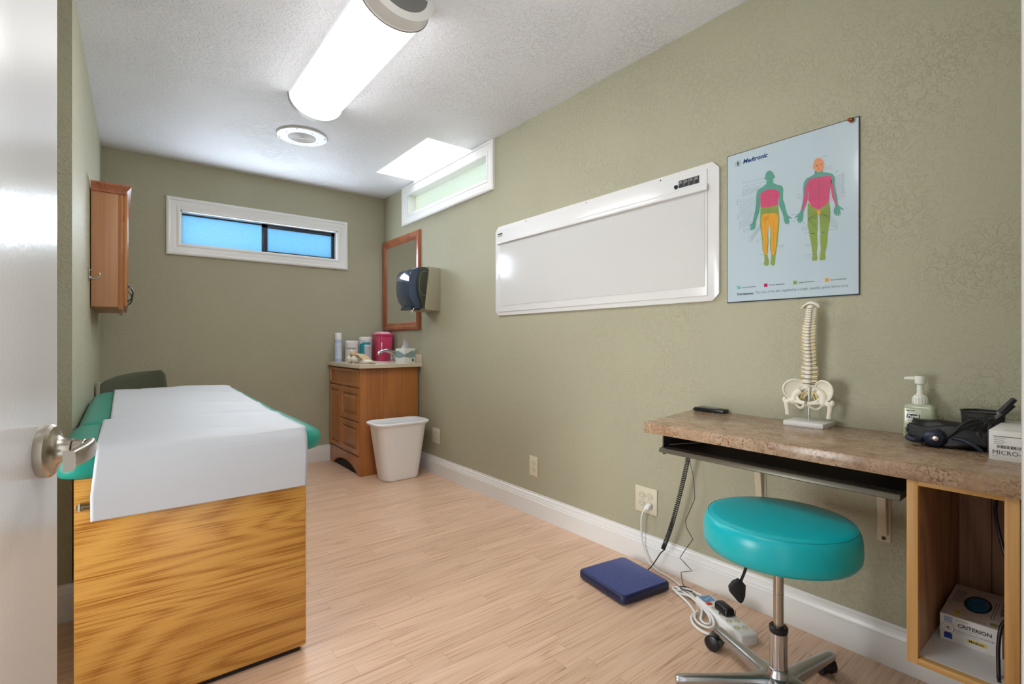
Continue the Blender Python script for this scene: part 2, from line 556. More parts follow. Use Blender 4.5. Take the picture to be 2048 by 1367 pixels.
# the open door, hinged at the left of the doorway
HX, HY = -.2487, .0600
dang = math.radians(12)
door = bpy.data.objects.new('door_1', None); COL.objects.link(door); struct(door)
door.location = (HX, HY, 0); door.rotation_euler = (0, 0, -dang)
WM['door_1'] = Matrix.Translation((HX, HY, 0)) @ Matrix.Rotation(-dang, 4, 'Z')
DL = .860
MB().box(-.038, 0, 0.002, DL, .012, 2.04, 'trimg').build('door_panel', door, bevel=.0015, local=True)
hz = .923; hy = DL - .050
b = MB()
b.lathe([(.0, .0), (.0325, .0), (.0335, .004), (.033, .0095), (.030, .0125), (.020, .0145), (.016, .018), (.0135, .024), (.0135, .030), (0, .030)], (0, hy, hz), 'nickel', 40, 'x', cap=False)
hd = b.build('door_handle', door, local=True, angle=30)
# lever: spindle drum and a flat paddle bending back towards the hinge
b = MB()
b.lathe([(.0, .030), (.0118, .030), (.0122, .032), (.0118, .043), (0, .044)], (0, hy, hz), 'nickel', 28, 'x', cap=False)
lev = [(.0450, .013), (.0490, 0.0), (.0510, -.018), (.0515, -.042), (.0500, -.064), (.0495, -.083)]
pts = catmull([(x, y, 0) for x, y in lev], 5)
vs = []; fs = []
for i, p in enumerate(pts):
    t = i / (len(pts) - 1); hh = .0130 * (1 - .18 * t); th = .0042
    hh *= min(1, .55 + t * 6) if t < .08 else 1
    for dx, dz in ((-th, -hh), (th * .8, -hh * .86), (th, -hh * .5), (th, hh * .5), (th * .8, hh * .86), (-th, hh)):
        vs.append((p.x + dx, hy + p.y, hz + dz))
nn = 6
for i in range(len(pts) - 1):
    for k in range(nn):
        fs.append((i * nn + k, i * nn + (k + 1) % nn, (i + 1) * nn + (k + 1) % nn, (i + 1) * nn + k))
fs += [tuple(range(nn)), tuple(range((len(pts) - 1) * nn, len(pts) * nn))[::-1]]
b.add(vs, fs, 'nickel')
b.build('lever', hd, local=True, bevel=.0028, seg=3, angle=50)
b = MB()
for z in (.25, 1.0, 1.80): b.lathe([(0, 0), (.006, 0), (.006, .09), (0, .09)], (.004, -.004, z), 'nickel', 12, cap=False)
b.build('hinge', door, local=True)


def casing(mb, along0, along1, z0, z1, wd, put, m='trim'):
    """mitred moulded picture-frame casing; put(a, h, out) -> world"""
    prof = [(0, 0), (0, .017), (.10, .022), (.22, .022), (.28, .016), (.46, .015), (.60, .013), (.72, .010), (.78, .013), (.90, .013), (1.0, .009), (1.0, 0)]
    cs = [(along0, z0, 1, 1), (along1, z0, -1, 1), (along1, z1, -1, -1), (along0, z1, 1, -1)]
    vs = []; fs = []; n = len(prof)
    for a, h, sa, sh in cs:
        for t, d in prof: vs.append(put(a + sa * t * wd, h + sh * t * wd, d))
    for c in range(4):
        for k in range(n - 1):
            a = c * n + k; b_ = ((c + 1) % 4) * n + k
            fs.append((a, a + 1, b_ + 1, b_))
    return mb.add(vs, fs, m)


# back window
win = bpy.data.objects.new('window_1', None); COL.objects.link(win); struct(win); win.location = (.936, YB, 1.94)
WM['window_1'] = Matrix.Translation((.936, YB, 1.94))
b = MB(); casing(b, .251, 1.621, 1.7215, 2.1575, .090, lambda a, h, o: (a, YB - o, h))
for x0, x1, z0, z1 in ((WX0 - .004, WX0 + .012, WZ0, WZ1), (WX1 - .012, WX1 + .004, WZ0, WZ1), (WX0, WX1, WZ0 - .004, WZ0 + .010), (WX0, WX1, WZ1 - .012, WZ1 + .004)):
    b.box(x0, x1, YB - .006, YB + .10, z0, z1, 'trim')
b.build('window_casing', win, angle=25)
M['bronze'] = plain('dark_bronze_window_frame', rgb(30, 32, 46), .35)
gx0, gx1, gz0, gz1 = WX0 + .012, WX1 - .012, WZ0 + .010, WZ1 - .012
b = MB()
b.box(gx0, gx1, YB + .070, YB + .095, gz1 - .010, gz1, 'bronze')
b.box(gx0, gx1, YB + .070, YB + .095, gz0, gz0 + .004, 'bronze')
b.box(gx0, gx0 + .005, YB + .070, YB + .095, gz0, gz1, 'bronze')
b.build('window_frame', win, bevel=.001)
b = MB(); sx0 = .918
for x0, x1, z0, z1 in ((sx0, sx0 + .042, gz0, gz1), (gx1 - .026, gx1, gz0, gz1), (sx0, gx1, gz0, gz0 + .020), (sx0, gx1, gz1 - .030, gz1)):
    b.box(x0, x1, YB + .050, YB + .070, z0, z1, 'bronze')
b.box(sx0 + .008, sx0 + .018, YB + .040, YB + .052, gz0 + .02, gz0 + .045, 'bronze')
b.build('sliding_sash', win, bevel=.001)
MB().box(gx0 + .004, sx0 + .02, YB + .080, YB + .084, gz0 + .002, gz1 - .008, 'pane_blue').build('pane', win)
MB().box(sx0 + .035, gx1 - .02, YB + .058, YB + .062, gz0 + .015, gz1 - .025, 'pane_blue').build('pane', win)

# transom window on the right wall
win = bpy.data.objects.new('window_2', None); COL.objects.link(win); struct(win); win.location = (W, 3.4, 2.27)
WM['window_2'] = Matrix.Translation((W, 3.4, 2.27))
b = MB(); casing(b, 2.708, 4.100, 2.094, H - .001, .088, lambda a, h, o: (W - o, a, h))
for y0, y1, z0, z1 in ((TY0 - .004, TY0 + .006, TZ0, TZ1), (TY1 - .006, TY1 + .004, TZ0, TZ1), (TY0, TY1, TZ0 - .004, TZ0 + .008), (TY0, TY1, TZ1 - .006, TZ1 + .004)):
    b.box(W - .006, W + .11, y0, y1, z0, z1, 'trim')
b.build('window_casing', win, angle=25)
MB().box(W + .066, W + .072, TY0, TY1, TZ0, TZ1, 'pane_green').build('pane', win)

# skylight shaft
sky = bpy.data.objects.new('window_3', None); COL.objects.link(sky); struct(sky); sky.location = (1.8, 3.41, H)
WM['window_3'] = Matrix.Translation((1.8, 3.41, H))
M['shaft'] = plaster('shaft_plaster', rgb(244, 244, 244), .0016, 34)
b = MB()
for x0, x1, y0, y1 in ((1.607, 1.617, 2.970, 3.855), (1.981, 1.991, 2.970, 3.855), (1.617, 1.981, 2.970, 2.980), (1.617, 1.981, 3.845, 3.855)):
    b.box(x0, x1, y0, y1, H, 3.10, 'shaft')
b.build('shaft', sky, smooth=False)
MB().box(1.60, 1.998, 2.963, 3.862, 3.10, 3.108, 'dome').build('pane', sky)

# ================================================================== CEILING AND WALL FITTINGS
# tube light
t = thing('ceiling_light', 'long half-round fluorescent ceiling light with a glowing white diffuser', 'ceiling light', (.865, 2.42, H))
lx, lr = .864, .148
def arc(r, sag, n=20):
    return [(lx + r * math.cos(math.pi * k / n + math.pi), H - sag * math.sin(math.pi * k / n)) for k in range(n + 1)]
b = MB(); b.prism(arc(.142, .105), 'y', 1.87, 2.90, 'glow'); b.build('diffuser', t, angle=50)
for y0, y1, yo in ((2.90, 2.985, 1), (1.785, 1.87, -1)):
    b = MB()
    a1 = arc(.150, .112); a2 = arc(.150, .112)
    ring = []
    steps = [(0, 1.0), (.008, 1.0), (.012, .97), (.06, .93), (.078, .84), (.085, .70)] if yo > 0 else [(0, 1.0), (.008, 1.0), (.012, .97), (.050, .95), (.075, .93), (.085, .70)]
    vs = []; fs = []; n = 21
    for dy, sc in steps:
        y = (y0 + dy) if yo > 0 else (y1 - dy)
        vs += [(lx + (x - lx) * sc, y, H - (H - z) * sc) for x, z in a1]
    for j in range(len(steps) - 1):
        for k in range(n - 1):
            fs.append((j * n + k, j * n + k + 1, (j + 1) * n + k + 1, (j + 1) * n + k))
    b.add(vs, fs + [tuple(range(n))], 'white'); b.add(vs[-n:], [tuple(range(n))], 'white' if yo > 0 else 'grey'); c_ = b.build('end_cap', t, angle=35)
    yr = y0 if yo > 0 else y1
    MB().tube([(x, yr + (.004 if yo > 0 else -.004), z) for x, z in arc(.151, .113)], .0028, 'grey', 6).build('trim_ring', c_)
b = MB(); b.box(lx - .10, lx + .10, 1.80, 2.97, H - .012, H, 'white'); b.build('housing', t)

# round speaker grille
M['grille'] = plain('grille_white', rgb(214, 214, 214), .5, var=.01)
t = thing('ceiling_speaker', 'round white ceiling speaker grille with concentric slots', 'speaker', (.943, 3.475, H))
c = (.943, 3.475)
b = MB(); b.lathe([(0, H), (.158, H), (.160, H - .004), (.155, H - .010), (.090, H - .012), (0, H - .012)], (c[0], c[1], 0), 'white', 56, cap=False)
b.build('rim', t, angle=30)
M['grillegrey'] = plain('grille_recess_grey', rgb(226, 226, 228), .6, var=.01)
b = MB(); b.lathe([(0, H - .0122), (.089, H - .0122), (.089, H - .0120), (0, H - .0120)], (c[0], c[1], 0), 'grillegrey', 40, cap=False)
for k in range(8):
    r = .014 + k * .010
    b.tube([(c[0] + r * math.cos(a), c[1] + r * math.sin(a), H - .0120) for a in [2 * math.pi * i / 40 for i in range(40)]], .0015, 'grille', 5, True)
b.lathe([(0, 0), (.008, 0), (.008, -.004), (0, -.004)], (c[0], c[1], H - .012), 'white', 12, cap=False)
b.build('grille', t)
for k in range(8):
    a = k * math.pi / 4 + .3; r = .142 if k % 2 else .112
    MB().lathe([(0, 0), (.0035, 0), (.003, -.002), (0, -.002)], (c[0] + r * math.cos(a), c[1] + r * math.sin(a), H - .0105), 'ink', 8, cap=False).build('screw', t)

# wall cabinet on the left wall
t = thing('wall_cabinet', 'brown wooden wall cabinet with crown moulding high on the left wall', 'cabinet', (-.05, 3.84, 1.245))
cy0, cy1, cz0, cz1 = 3.445, 4.22, 1.250, 1.895
b = MB(); b.box(-.136, -.022, cy0, cy1, cz0, cz1, 'maple'); b.build('body', t, bevel=.001)
MB().box(-.022, -.003, cy0 - .001, cy1, cz0 - .012, cz1, 'cherry').build('face_frame', t, bevel=.001)
for y0, y1 in ((cy0 + .008, cy0 + .380), (cy0 + .388, cy1 - .008)):
    b = MB(); b.box(.000, .018, y0, y1, cz0 + .006, cz1 - .012, 'cherry')
    b.box(.018, .021, y0 + .06, y1 - .06, cz0 + .07, cz1 - .07, 'cherry')
    d_ = b.build('door', t, bevel=.002)
    yh = y0 + .035 if y0 > cy0 + .1 else y1 - .035
    yh = y0 + .035
    b = MB(); b.tube(catmull([(.019, yh, 1.290), (.034, yh, 1.300), (.042, yh, 1.330), (.034, yh, 1.360), (.019, yh, 1.370)], 5), .0035, 'black', 8)
    for z in (1.286, 1.374): b.ball((.020, yh, z), (.003, .007, .009), 'black', 8, 6)
    b.build('handle', d_)
b = MB()
pr = [(0, 0), (0, -.030), (.010, -.030), (.012, -.022), (.022, -.010), (.024, 0)]
for (d, z) in [(0, 0)]:
    prof = [(.0, cz1 - .028), (.008, cz1 - .028), (.012, cz1 - .012), (.024, cz1 + .002), (.030, cz1 + .010), (.030, cz1 + .018), (.0, cz1 + .018)]
    # front run and near-end run, mitred
    vs = []; fs = []; n = len(prof)
    for (px, py, ax, ay) in ((-.136, cy0, 0, -1), (.004, cy0, 1, -1), (.004, cy1, 1, 1), (-.130, cy1, 0, 1)):
        for o_, z_ in prof: vs.append((px + ax * o_, py + ay * o_, z_))
    for j in range(3):
        for k in range(n): fs.append((j * n + k, j * n + (k + 1) % n, (j + 1) * n + (k + 1) % n, (j + 1) * n + k))
    fs += [tuple(range(n))[::-1], tuple(range(3 * n, 4 * n))]
    b.add(vs, fs, 'redwood')
b.build('crown_moulding', t, angle=30)

# coat hook
t = thing('coat_hook', 'small silver double coat hook on the left wall in front of the wooden cabinet', 'hook', (-.142, 3.33, 1.41))
wx = -.1417
b = MB(); b.box(wx, wx + .005, 3.322, 3.342, 1.375, 1.445, 'nickel'); b.build('back_plate', t, bevel=.0015)
b = MB(); b.tube(catmull([(wx + .004, 3.332, 1.395), (wx + .016, 3.332, 1.386), (wx + .034, 3.332, 1.388), (wx + .044, 3.332, 1.402), (wx + .043, 3.332, 1.413)], 5), [.005] * 20 + [.006], 'nickel', 8)
b.tube([(wx + .004, 3.332, 1.428), (wx + .016, 3.332, 1.430)], .0045, 'nickel', 8)
b.ball((wx + .043, 3.332, 1.413), .0062, 'nickel', 10, 8)
b.build('hook', t)

# mirror
t = thing('wall_mirror', 'rectangular mirror in a reddish wooden frame above the sink vanity', 'mirror', (W, 4.14, 1.17))
b = MB()
y0, y1, z0, z1, wd = 3.765, 4.512, 1.165, 2.014, .070
prof = [(0, 0), (0, .016), (.12, .024), (.40, .026), (.70, .016), (.80, .018), (1, .008), (1, 0)]
cs = [(y0, z0, 1, 1), (y1, z0, -1, 1), (y1, z1, -1, -1), (y0, z1, 1, -1)]; vs = []; fs = []; n = len(prof)
for a, h, sa, sh in cs:
    for q, d in prof: vs.append((W - d, a + sa * q * wd, h + sh * q * wd))
for c_ in range(4):
    for k in range(n - 1):
        a = c_ * n + k; b_ = ((c_ + 1) % 4) * n + k; fs.append((a, a + 1, b_ + 1, b_))
b.add(vs, fs, 'redwood'); b.build('frame', t, angle=20)
MB().box(W - .007, W - .001, y0 + wd - .004, y1 - wd + .004, z0 + wd - .004, z1 - wd + .004, 'mirror').build('mirror_glass', t)

# paper towel dispenser
M['smoke'] = plain('smoked_blue_black_plastic', rgb(44, 62, 88), .08, coat=.6)
M['smoke2'] = plain('dark_olive_plastic', rgb(56, 60, 48), .25)
M['beigeg'] = plain('warm_grey_plastic', rgb(158, 152, 130), .45, var=.02)
t = thing('paper_towel_dispenser', 'smoky blue-black paper towel dispenser with a grey back on the right wall', 'dispenser', (W, 3.56, 1.305))
ty0, ty1 = 3.440, 3.690
b = MB(); b.prism([(W - .001, 1.305), (W - .001, 1.646), (1.868, 1.650), (1.885, 1.615), (1.842, 1.335), (1.850, 1.312)], 'y', ty0, ty1, 'beigeg')
b.build('back_housing', t, bevel=.003)
cov = [(1.868, 1.646), (1.820, 1.646), (1.770, 1.632), (1.740, 1.618), (1.722, 1.580), (1.716, 1.520), (1.716, 1.470), (1.722, 1.420), (1.732, 1.385), (1.758, 1.350), (1.772, 1.318), (1.845, 1.322)]
b = MB(); b.prism(cov, 'y', ty0 + .018, ty1 - .004, 'smoke'); cv = b.build('cover', t, bevel=.006, seg=3)
b = MB(); b.prism([(1.866, 1.640), (1.812, 1.640), (1.795, 1.600), (1.782, 1.540), (1.780, 1.470), (1.792, 1.420), (1.812, 1.380), (1.820, 1.322), (1.846, 1.322)], 'y', ty0 + .002, ty0 + .020, 'smoke2')
b.build('side_panel', t, bevel=.003)
b = MB(); b.tube(catmull([(1.862, ty0, 1.61), (1.83, ty0, 1.608), (1.808, ty0, 1.585), (1.797, ty0, 1.53), (1.798, ty0, 1.475), (1.808, ty0, 1.440), (1.822, ty0, 1.425), (1.852, ty0, 1.420)], 4), .0016, 'grey', 6)
b.build('side_groove', t)
b = MB(); b.box(1.745, 1.830, ty0 + .05, ty1 - .03, 1.312, 1.332, 'blackm'); b.build('paper_slot', t)
b = MB(); b.add([(1.770, 3.47, 1.330), (1.772, 3.60, 1.330), (1.764, 3.57, 1.300), (1.760, 3.53, 1.312), (1.756, 3.50, 1.278), (1.764, 3.485, 1.300)], [(0, 1, 2, 3, 4, 5)], 'white')
b.build('paper_towel', t, solid=.001)

# X-ray light box
t = thing('xray_light_box', 'long white X-ray viewing light box with a blank milky screen', 'light box', (W, 1.888, 1.236))
b = MB(); b.xf = wall_xf(2.683, 1.235)
Lb, Hb = 1.588, .592
ch = .030
poly = [(ch, 0), (Lb - ch, 0), (Lb, ch), (Lb, Hb - ch), (Lb - ch, Hb), (ch, Hb), (0, Hb - ch), (0, ch)]
b.prism(poly, 'z', 0, .012, 'whiteg')
b.build('back_panel', t, bevel=.002)
b = MB(); b.xf = wall_xf(2.683, 1.235)
b.prism([(.03, .024), (Lb - .052, .024), (Lb - .052, Hb - .024), (.03, Hb - .024)], 'z', .012, .0165, 'whiteg'); b.build('front_frame', t, bevel=.0015)
b = MB(); b.xf = wall_xf(2.683, 1.235)
b.prism([(.063, .064), (Lb - .062, .064), (Lb - .062, .475), (.063, .475)], 'z', .0165, .0185, 'screen'); b.build('screen', t)
b = MB(); b.xf = wall_xf(2.683, 1.235)
b.prism([(.044, .474), (Lb - .052, .474), (Lb - .052, .482), (.044, .482)], 'z', .018, .026, 'whiteg')
b.add([(.036, .503, .0165), (Lb - .045, .503, .0165), (Lb - .045, .500, .030), (.036, .500, .030), (.036, .474, .034), (Lb - .045, .474, .034), (Lb - .045, .472, .018), (.036, .472, .018)],
      [(0, 1, 2, 3), (3, 2, 5, 4), (4, 5, 6, 7), (0, 3, 4, 7), (1, 6, 5, 2), (0, 7, 6, 1)], 'whiteg')
b.build('film_clip_rail', t, bevel=.001)
for k in range(4):
    b = MB(); b.xf = wall_xf(2.683, 1.235)
    x0 = 1.400 + k * .0255
    b.prism([(x0, .516), (x0 + .023, .516), (x0 + .023, .548), (x0, .548)], 'z', .0165, .019, 'ink')
    b.prism([(x0 + .004, .519), (x0 + .019, .519), (x0 + .019, .545), (x0 + .004, .545)], 'z', .019, .0196, 'grey')
    b.prism([(x0 + .006, .521), (x0 + .017, .521), (x0 + .017, .532), (x0 + .006, .532)], 'z', .0196, .024, 'black')
    b.build('rocker_switch', t, bevel=.0005)
b = MB(); b.xf = wall_xf(2.683, 1.235) @ Matrix.Translation((1.386, .524, 0))
b.lathe([(0, .0165), (.010, .0165), (.009, .020), (.004, .022), (.003, .030), (0, .031)], (0, 0, 0), 'ink', 14, cap=False); b.build('toggle_knob', t)
b = MB(); b.xf = wall_xf(2.683, 1.235)
b.flat([(.030, .523), (.082, .523), (.082, .545), (.030, .545)], 'ink', .0170)
b.flat([(.032, .525), (.080, .525), (.080, .536), (.032, .536)], 'white', .0172)
b.text('maxant', .014, (.034, .5265), 'ink', .0175, bold=.0003)
b.build('nameplate', t)
for x in (.32, .83, 1.30):
    b = MB(); b.xf = wall_xf(2.683, 1.235) @ Matrix.Translation((x, .578, 0))
    b.lathe([(0, .012), (.0032, .012), (.0028, .014), (0, .0145)], (0, 0, 0), 'ink', 10, cap=False); b.build('screw', t)

# ================================================================== POSTER
for k_, c_ in dict(ptgreen=(138, 160, 84), ptteal=(96, 158, 142), ptteal2=(130, 186, 182), ptpink=(206, 84, 122), ptpink2=(176, 38, 92), ptorange=(222, 160, 62),
                   ptskin=(220, 152, 110), ptdark=(62, 74, 76), ptred=(190, 90, 80), ptgrey=(112, 122, 130), ptpaper=(186, 204, 214), ptblue=(20, 56, 120)).items():
    M[k_] = plain('print_' + k_[2:], rgb(*c_), .22, var=.03, coat=.4)
t = thing('dermatome_poster', 'pale blue laminated anatomy poster of two coloured human figures on the right wall', 'poster', (W, .828, 1.2215))
b = MB(); b.xf = wall_xf(1.064, 1.2215); b.prism([(0, 0), (.472, 0), (.472, .610), (0, .610)], 'z', 0, .0045, 'ink'); b.build('backing_board', t)
b = MB(); b.xf = wall_xf(1.064, 1.2215); b.prism([(.003, .004), (.469, .004), (.469, .607), (.003, .607)], 'z', .0045, .006, 'ptpaper'); b.build('paper_sheet', t)
b = MB(); b.xf = wall_xf(1.064, 1.2215)
b.flat([(0.19,0.478),(0.1892,0.4715),(0.1869,0.4661),(0.1832,0.4622),(0.1786,0.4603),(0.1735,0.4605),(0.1684,0.4629),(0.1637,0.4672),(0.16,0.473),(0.1576,0.4798),(0.1568,0.4868),(0.1576,0.4934),(0.16,0.4989),(0.1637,0.5027),(0.1684,0.5046),(0.1735,0.5042),(0.1786,0.5018),(0.1832,0.4974),(0.1869,0.4916),(0.1892,0.485)],'ptteal',0.006500000000000001)
b.flat([(0.1595,0.4778),(0.1593,0.476),(0.159,0.4743),(0.1584,0.4731),(0.1576,0.4724),(0.1568,0.4724),(0.156,0.4729),(0.1552,0.4739),(0.1546,0.4755),(0.1542,0.4773),(0.1541,0.4792),(0.1542,0.4811),(0.1546,0.4827),(0.1552,0.484),(0.156,0.4846),(0.1568,0.4847),(0.1576,0.4842),(0.1584,0.4831),(0.159,0.4816),(0.1593,0.4798)],'ptteal',0.0066)
b.flat([(0.1936,0.4754),(0.1935,0.4735),(0.1931,0.4719),(0.1925,0.4708),(0.1918,0.4701),(0.191,0.47),(0.1902,0.4705),(0.1894,0.4716),(0.1888,0.4731),(0.1885,0.4749),(0.1883,0.4768),(0.1885,0.4786),(0.1888,0.4802),(0.1894,0.4814),(0.1902,0.4821),(0.191,0.4822),(0.1918,0.4817),(0.1925,0.4806),(0.1931,0.4791),(0.1935,0.4773)],'ptteal',0.0066)
b.flat([(0.1622,0.471),(0.1601,0.456),(0.146,0.4475),(0.1289,0.4413),(0.122,0.4256),(0.1213,0.3909),(0.1168,0.3569),(0.1108,0.3302),(0.1063,0.3135),(0.0922,0.3056),(0.0933,0.3019),(0.1017,0.3056),(0.0982,0.2939),(0.0996,0.2838),(0.1031,0.2878),(0.1045,0.2816),(0.1074,0.2881),(0.1108,0.2825),(0.1122,0.2886),(0.1168,0.2871),(0.1213,0.3037),(0.122,0.321),(0.1323,0.3468),(0.1375,0.3734),(0.1392,0.4077),(0.1695,0.4332),(0.2024,0.4201),(0.2088,0.3984),(0.2072,0.3651),(0.2185,0.3358),(0.2248,0.3145),(0.2255,0.301),(0.2306,0.2883),(0.2344,0.2833),(0.2359,0.2883),(0.2394,0.2817),(0.2413,0.2873),(0.2444,0.2824),(0.2463,0.292),(0.2444,0.3056),(0.2547,0.3013),(0.2547,0.3046),(0.2406,0.3173),(0.2344,0.3359),(0.2296,0.3602),(0.2233,0.3817),(0.2242,0.4216),(0.2185,0.4347),(0.2024,0.4421),(0.1877,0.4525),(0.1867,0.4646)],'ptteal',0.0064)
b.flat([(0.1375,0.4219),(0.1561,0.4313),(0.1695,0.4332),(0.1893,0.4284),(0.2056,0.4177),(0.2121,0.4077),(0.2066,0.3855),(0.205,0.3656),(0.1893,0.3636),(0.1662,0.3638),(0.1392,0.3679),(0.1378,0.4011)],'ptpink',0.0066)
b.flat([(0.1385,0.3767),(0.205,0.369),(0.2082,0.338),(0.2104,0.3039),(0.2082,0.2707),(0.205,0.2376),(0.2024,0.211),(0.1959,0.1714),(0.1949,0.1513),(0.1933,0.1379),(0.1893,0.1337),(0.1828,0.1345),(0.1761,0.1407),(0.1785,0.1568),(0.1801,0.1753),(0.1755,0.1981),(0.1742,0.229),(0.1768,0.2559),(0.1735,0.311),(0.1695,0.2879),(0.1682,0.2573),(0.1695,0.2298),(0.1675,0.2027),(0.1655,0.1773),(0.1708,0.1544),(0.1702,0.1391),(0.1645,0.1353),(0.1561,0.1377),(0.1521,0.143),(0.1541,0.16),(0.1527,0.1791),(0.146,0.2025),(0.1446,0.2372),(0.1398,0.2726),(0.1364,0.3078),(0.1375,0.3526)],'ptgreen',0.0064)
b.flat([(0.1432,0.3273),(0.1477,0.3385),(0.1595,0.3419),(0.1728,0.3378),(0.186,0.3385),(0.1991,0.3324),(0.205,0.3218),(0.2056,0.2981),(0.2024,0.2717),(0.1991,0.2385),(0.1975,0.2118),(0.1919,0.1754),(0.1821,0.1767),(0.1788,0.1976),(0.1781,0.2284),(0.1808,0.2552),(0.1761,0.2918),(0.1745,0.3143),(0.1722,0.2925),(0.1682,0.2779),(0.1655,0.2578),(0.1662,0.2303),(0.1628,0.2034),(0.1622,0.1795),(0.1541,0.1806),(0.15,0.2019),(0.1494,0.2364),(0.1453,0.2716),(0.1419,0.3068)],'ptorange',0.0066)
b.line((0.1398,0.4283),(0.204,0.4164),0.0005,'ptdark',0.0068000000000000005)
b.line((0.1398,0.4186),(0.204,0.4079),0.0005,'ptdark',0.0068000000000000005)
b.line((0.1398,0.4089),(0.204,0.3995),0.0005,'ptdark',0.0068000000000000005)
b.line((0.1398,0.3992),(0.204,0.3911),0.0005,'ptdark',0.0068000000000000005)
b.line((0.1398,0.3895),(0.204,0.3827),0.0005,'ptdark',0.0068000000000000005)
b.line((0.1477,0.3091),(0.1712,0.319),0.0006,'ptdark',0.0068000000000000005)
b.line((0.1477,0.3133),(0.1712,0.3217),0.0006,'ptdark',0.0068000000000000005)
b.line((0.1477,0.3174),(0.1712,0.3245),0.0006,'ptdark',0.0068000000000000005)
b.line((0.1477,0.3216),(0.1712,0.3272),0.0006,'ptdark',0.0068000000000000005)
b.line((0.1477,0.3257),(0.1712,0.3299),0.0006,'ptdark',0.0068000000000000005)
b.line((0.1392,0.3592),(0.2072,0.349),0.0004,'ptdark',0.0068000000000000005)
b.line((0.1392,0.3544),(0.2072,0.3442),0.0004,'ptdark',0.0068000000000000005)
b.line((0.1392,0.3495),(0.2072,0.3395),0.0004,'ptdark',0.0068000000000000005)
b.line((0.1392,0.3447),(0.2072,0.3348),0.0004,'ptdark',0.0068000000000000005)
b.line((0.1735,0.4305),(0.1728,0.3385),0.0005,'ptdark',0.0068000000000000005)
b.line((0.1568,0.3177),(0.1568,0.194),0.0005,'ptdark',0.0068000000000000005)
b.line((0.1887,0.3115),(0.188,0.1895),0.0005,'ptdark',0.0068000000000000005)
b.flat([(0.3645,0.4723),(0.3636,0.4646),(0.361,0.4581),(0.357,0.4535),(0.3519,0.4512),(0.3463,0.4515),(0.3406,0.4543),(0.3354,0.4594),(0.3313,0.4663),(0.3287,0.4743),(0.3278,0.4827),(0.3287,0.4905),(0.3313,0.4971),(0.3354,0.5017),(0.3406,0.5039),(0.3463,0.5035),(0.3519,0.5005),(0.357,0.4954),(0.361,0.4885),(0.3636,0.4806)],'ptskin',0.006500000000000001)
b.flat([(0.3304,0.4723),(0.3303,0.4706),(0.33,0.4691),(0.3295,0.4679),(0.329,0.4673),(0.3283,0.4672),(0.3277,0.4676),(0.3271,0.4686),(0.3267,0.47),(0.3264,0.4717),(0.3263,0.4735),(0.3264,0.4752),(0.3267,0.4768),(0.3271,0.4779),(0.3277,0.4786),(0.3283,0.4787),(0.329,0.4782),(0.3295,0.4772),(0.33,0.4758),(0.3303,0.4742)],'ptskin',0.0066)
b.flat([(0.3428,0.4753),(0.3427,0.4749),(0.3423,0.4747),(0.3416,0.4746),(0.3408,0.4746),(0.3399,0.4748),(0.339,0.4751),(0.3382,0.4755),(0.3376,0.476),(0.3372,0.4764),(0.337,0.4769),(0.3372,0.4772),(0.3376,0.4775),(0.3382,0.4776),(0.339,0.4775),(0.3399,0.4773),(0.3408,0.477),(0.3416,0.4766),(0.3423,0.4762),(0.3427,0.4757)],'ptdark',0.0067)
b.flat([(0.3571,0.4757),(0.357,0.4753),(0.3566,0.4751),(0.3559,0.475),(0.3551,0.475),(0.3543,0.4752),(0.3534,0.4755),(0.3526,0.4759),(0.352,0.4764),(0.3515,0.4769),(0.3514,0.4773),(0.3515,0.4776),(0.352,0.4779),(0.3526,0.478),(0.3534,0.4779),(0.3543,0.4777),(0.3551,0.4774),(0.3559,0.477),(0.3566,0.4766),(0.357,0.4761)],'ptdark',0.0067)
b.line((0.3463,0.4775),(0.3468,0.4678),0.0006,'ptdark',0.0067)
b.flat([(0.3511,0.4609),(0.3509,0.4606),(0.3504,0.4604),(0.3496,0.4603),(0.3486,0.4604),(0.3474,0.4607),(0.3463,0.461),(0.3452,0.4615),(0.3444,0.462),(0.3439,0.4625),(0.3437,0.4629),(0.3439,0.4633),(0.3444,0.4635),(0.3452,0.4636),(0.3463,0.4634),(0.3474,0.4632),(0.3486,0.4628),(0.3496,0.4623),(0.3504,0.4618),(0.3509,0.4613)],'ptpink',0.0067)
b.line((0.3356,0.4805),(0.3434,0.4795),0.0007,'ptdark',0.0067)
b.line((0.3508,0.48),(0.3582,0.4798),0.0007,'ptdark',0.0067)
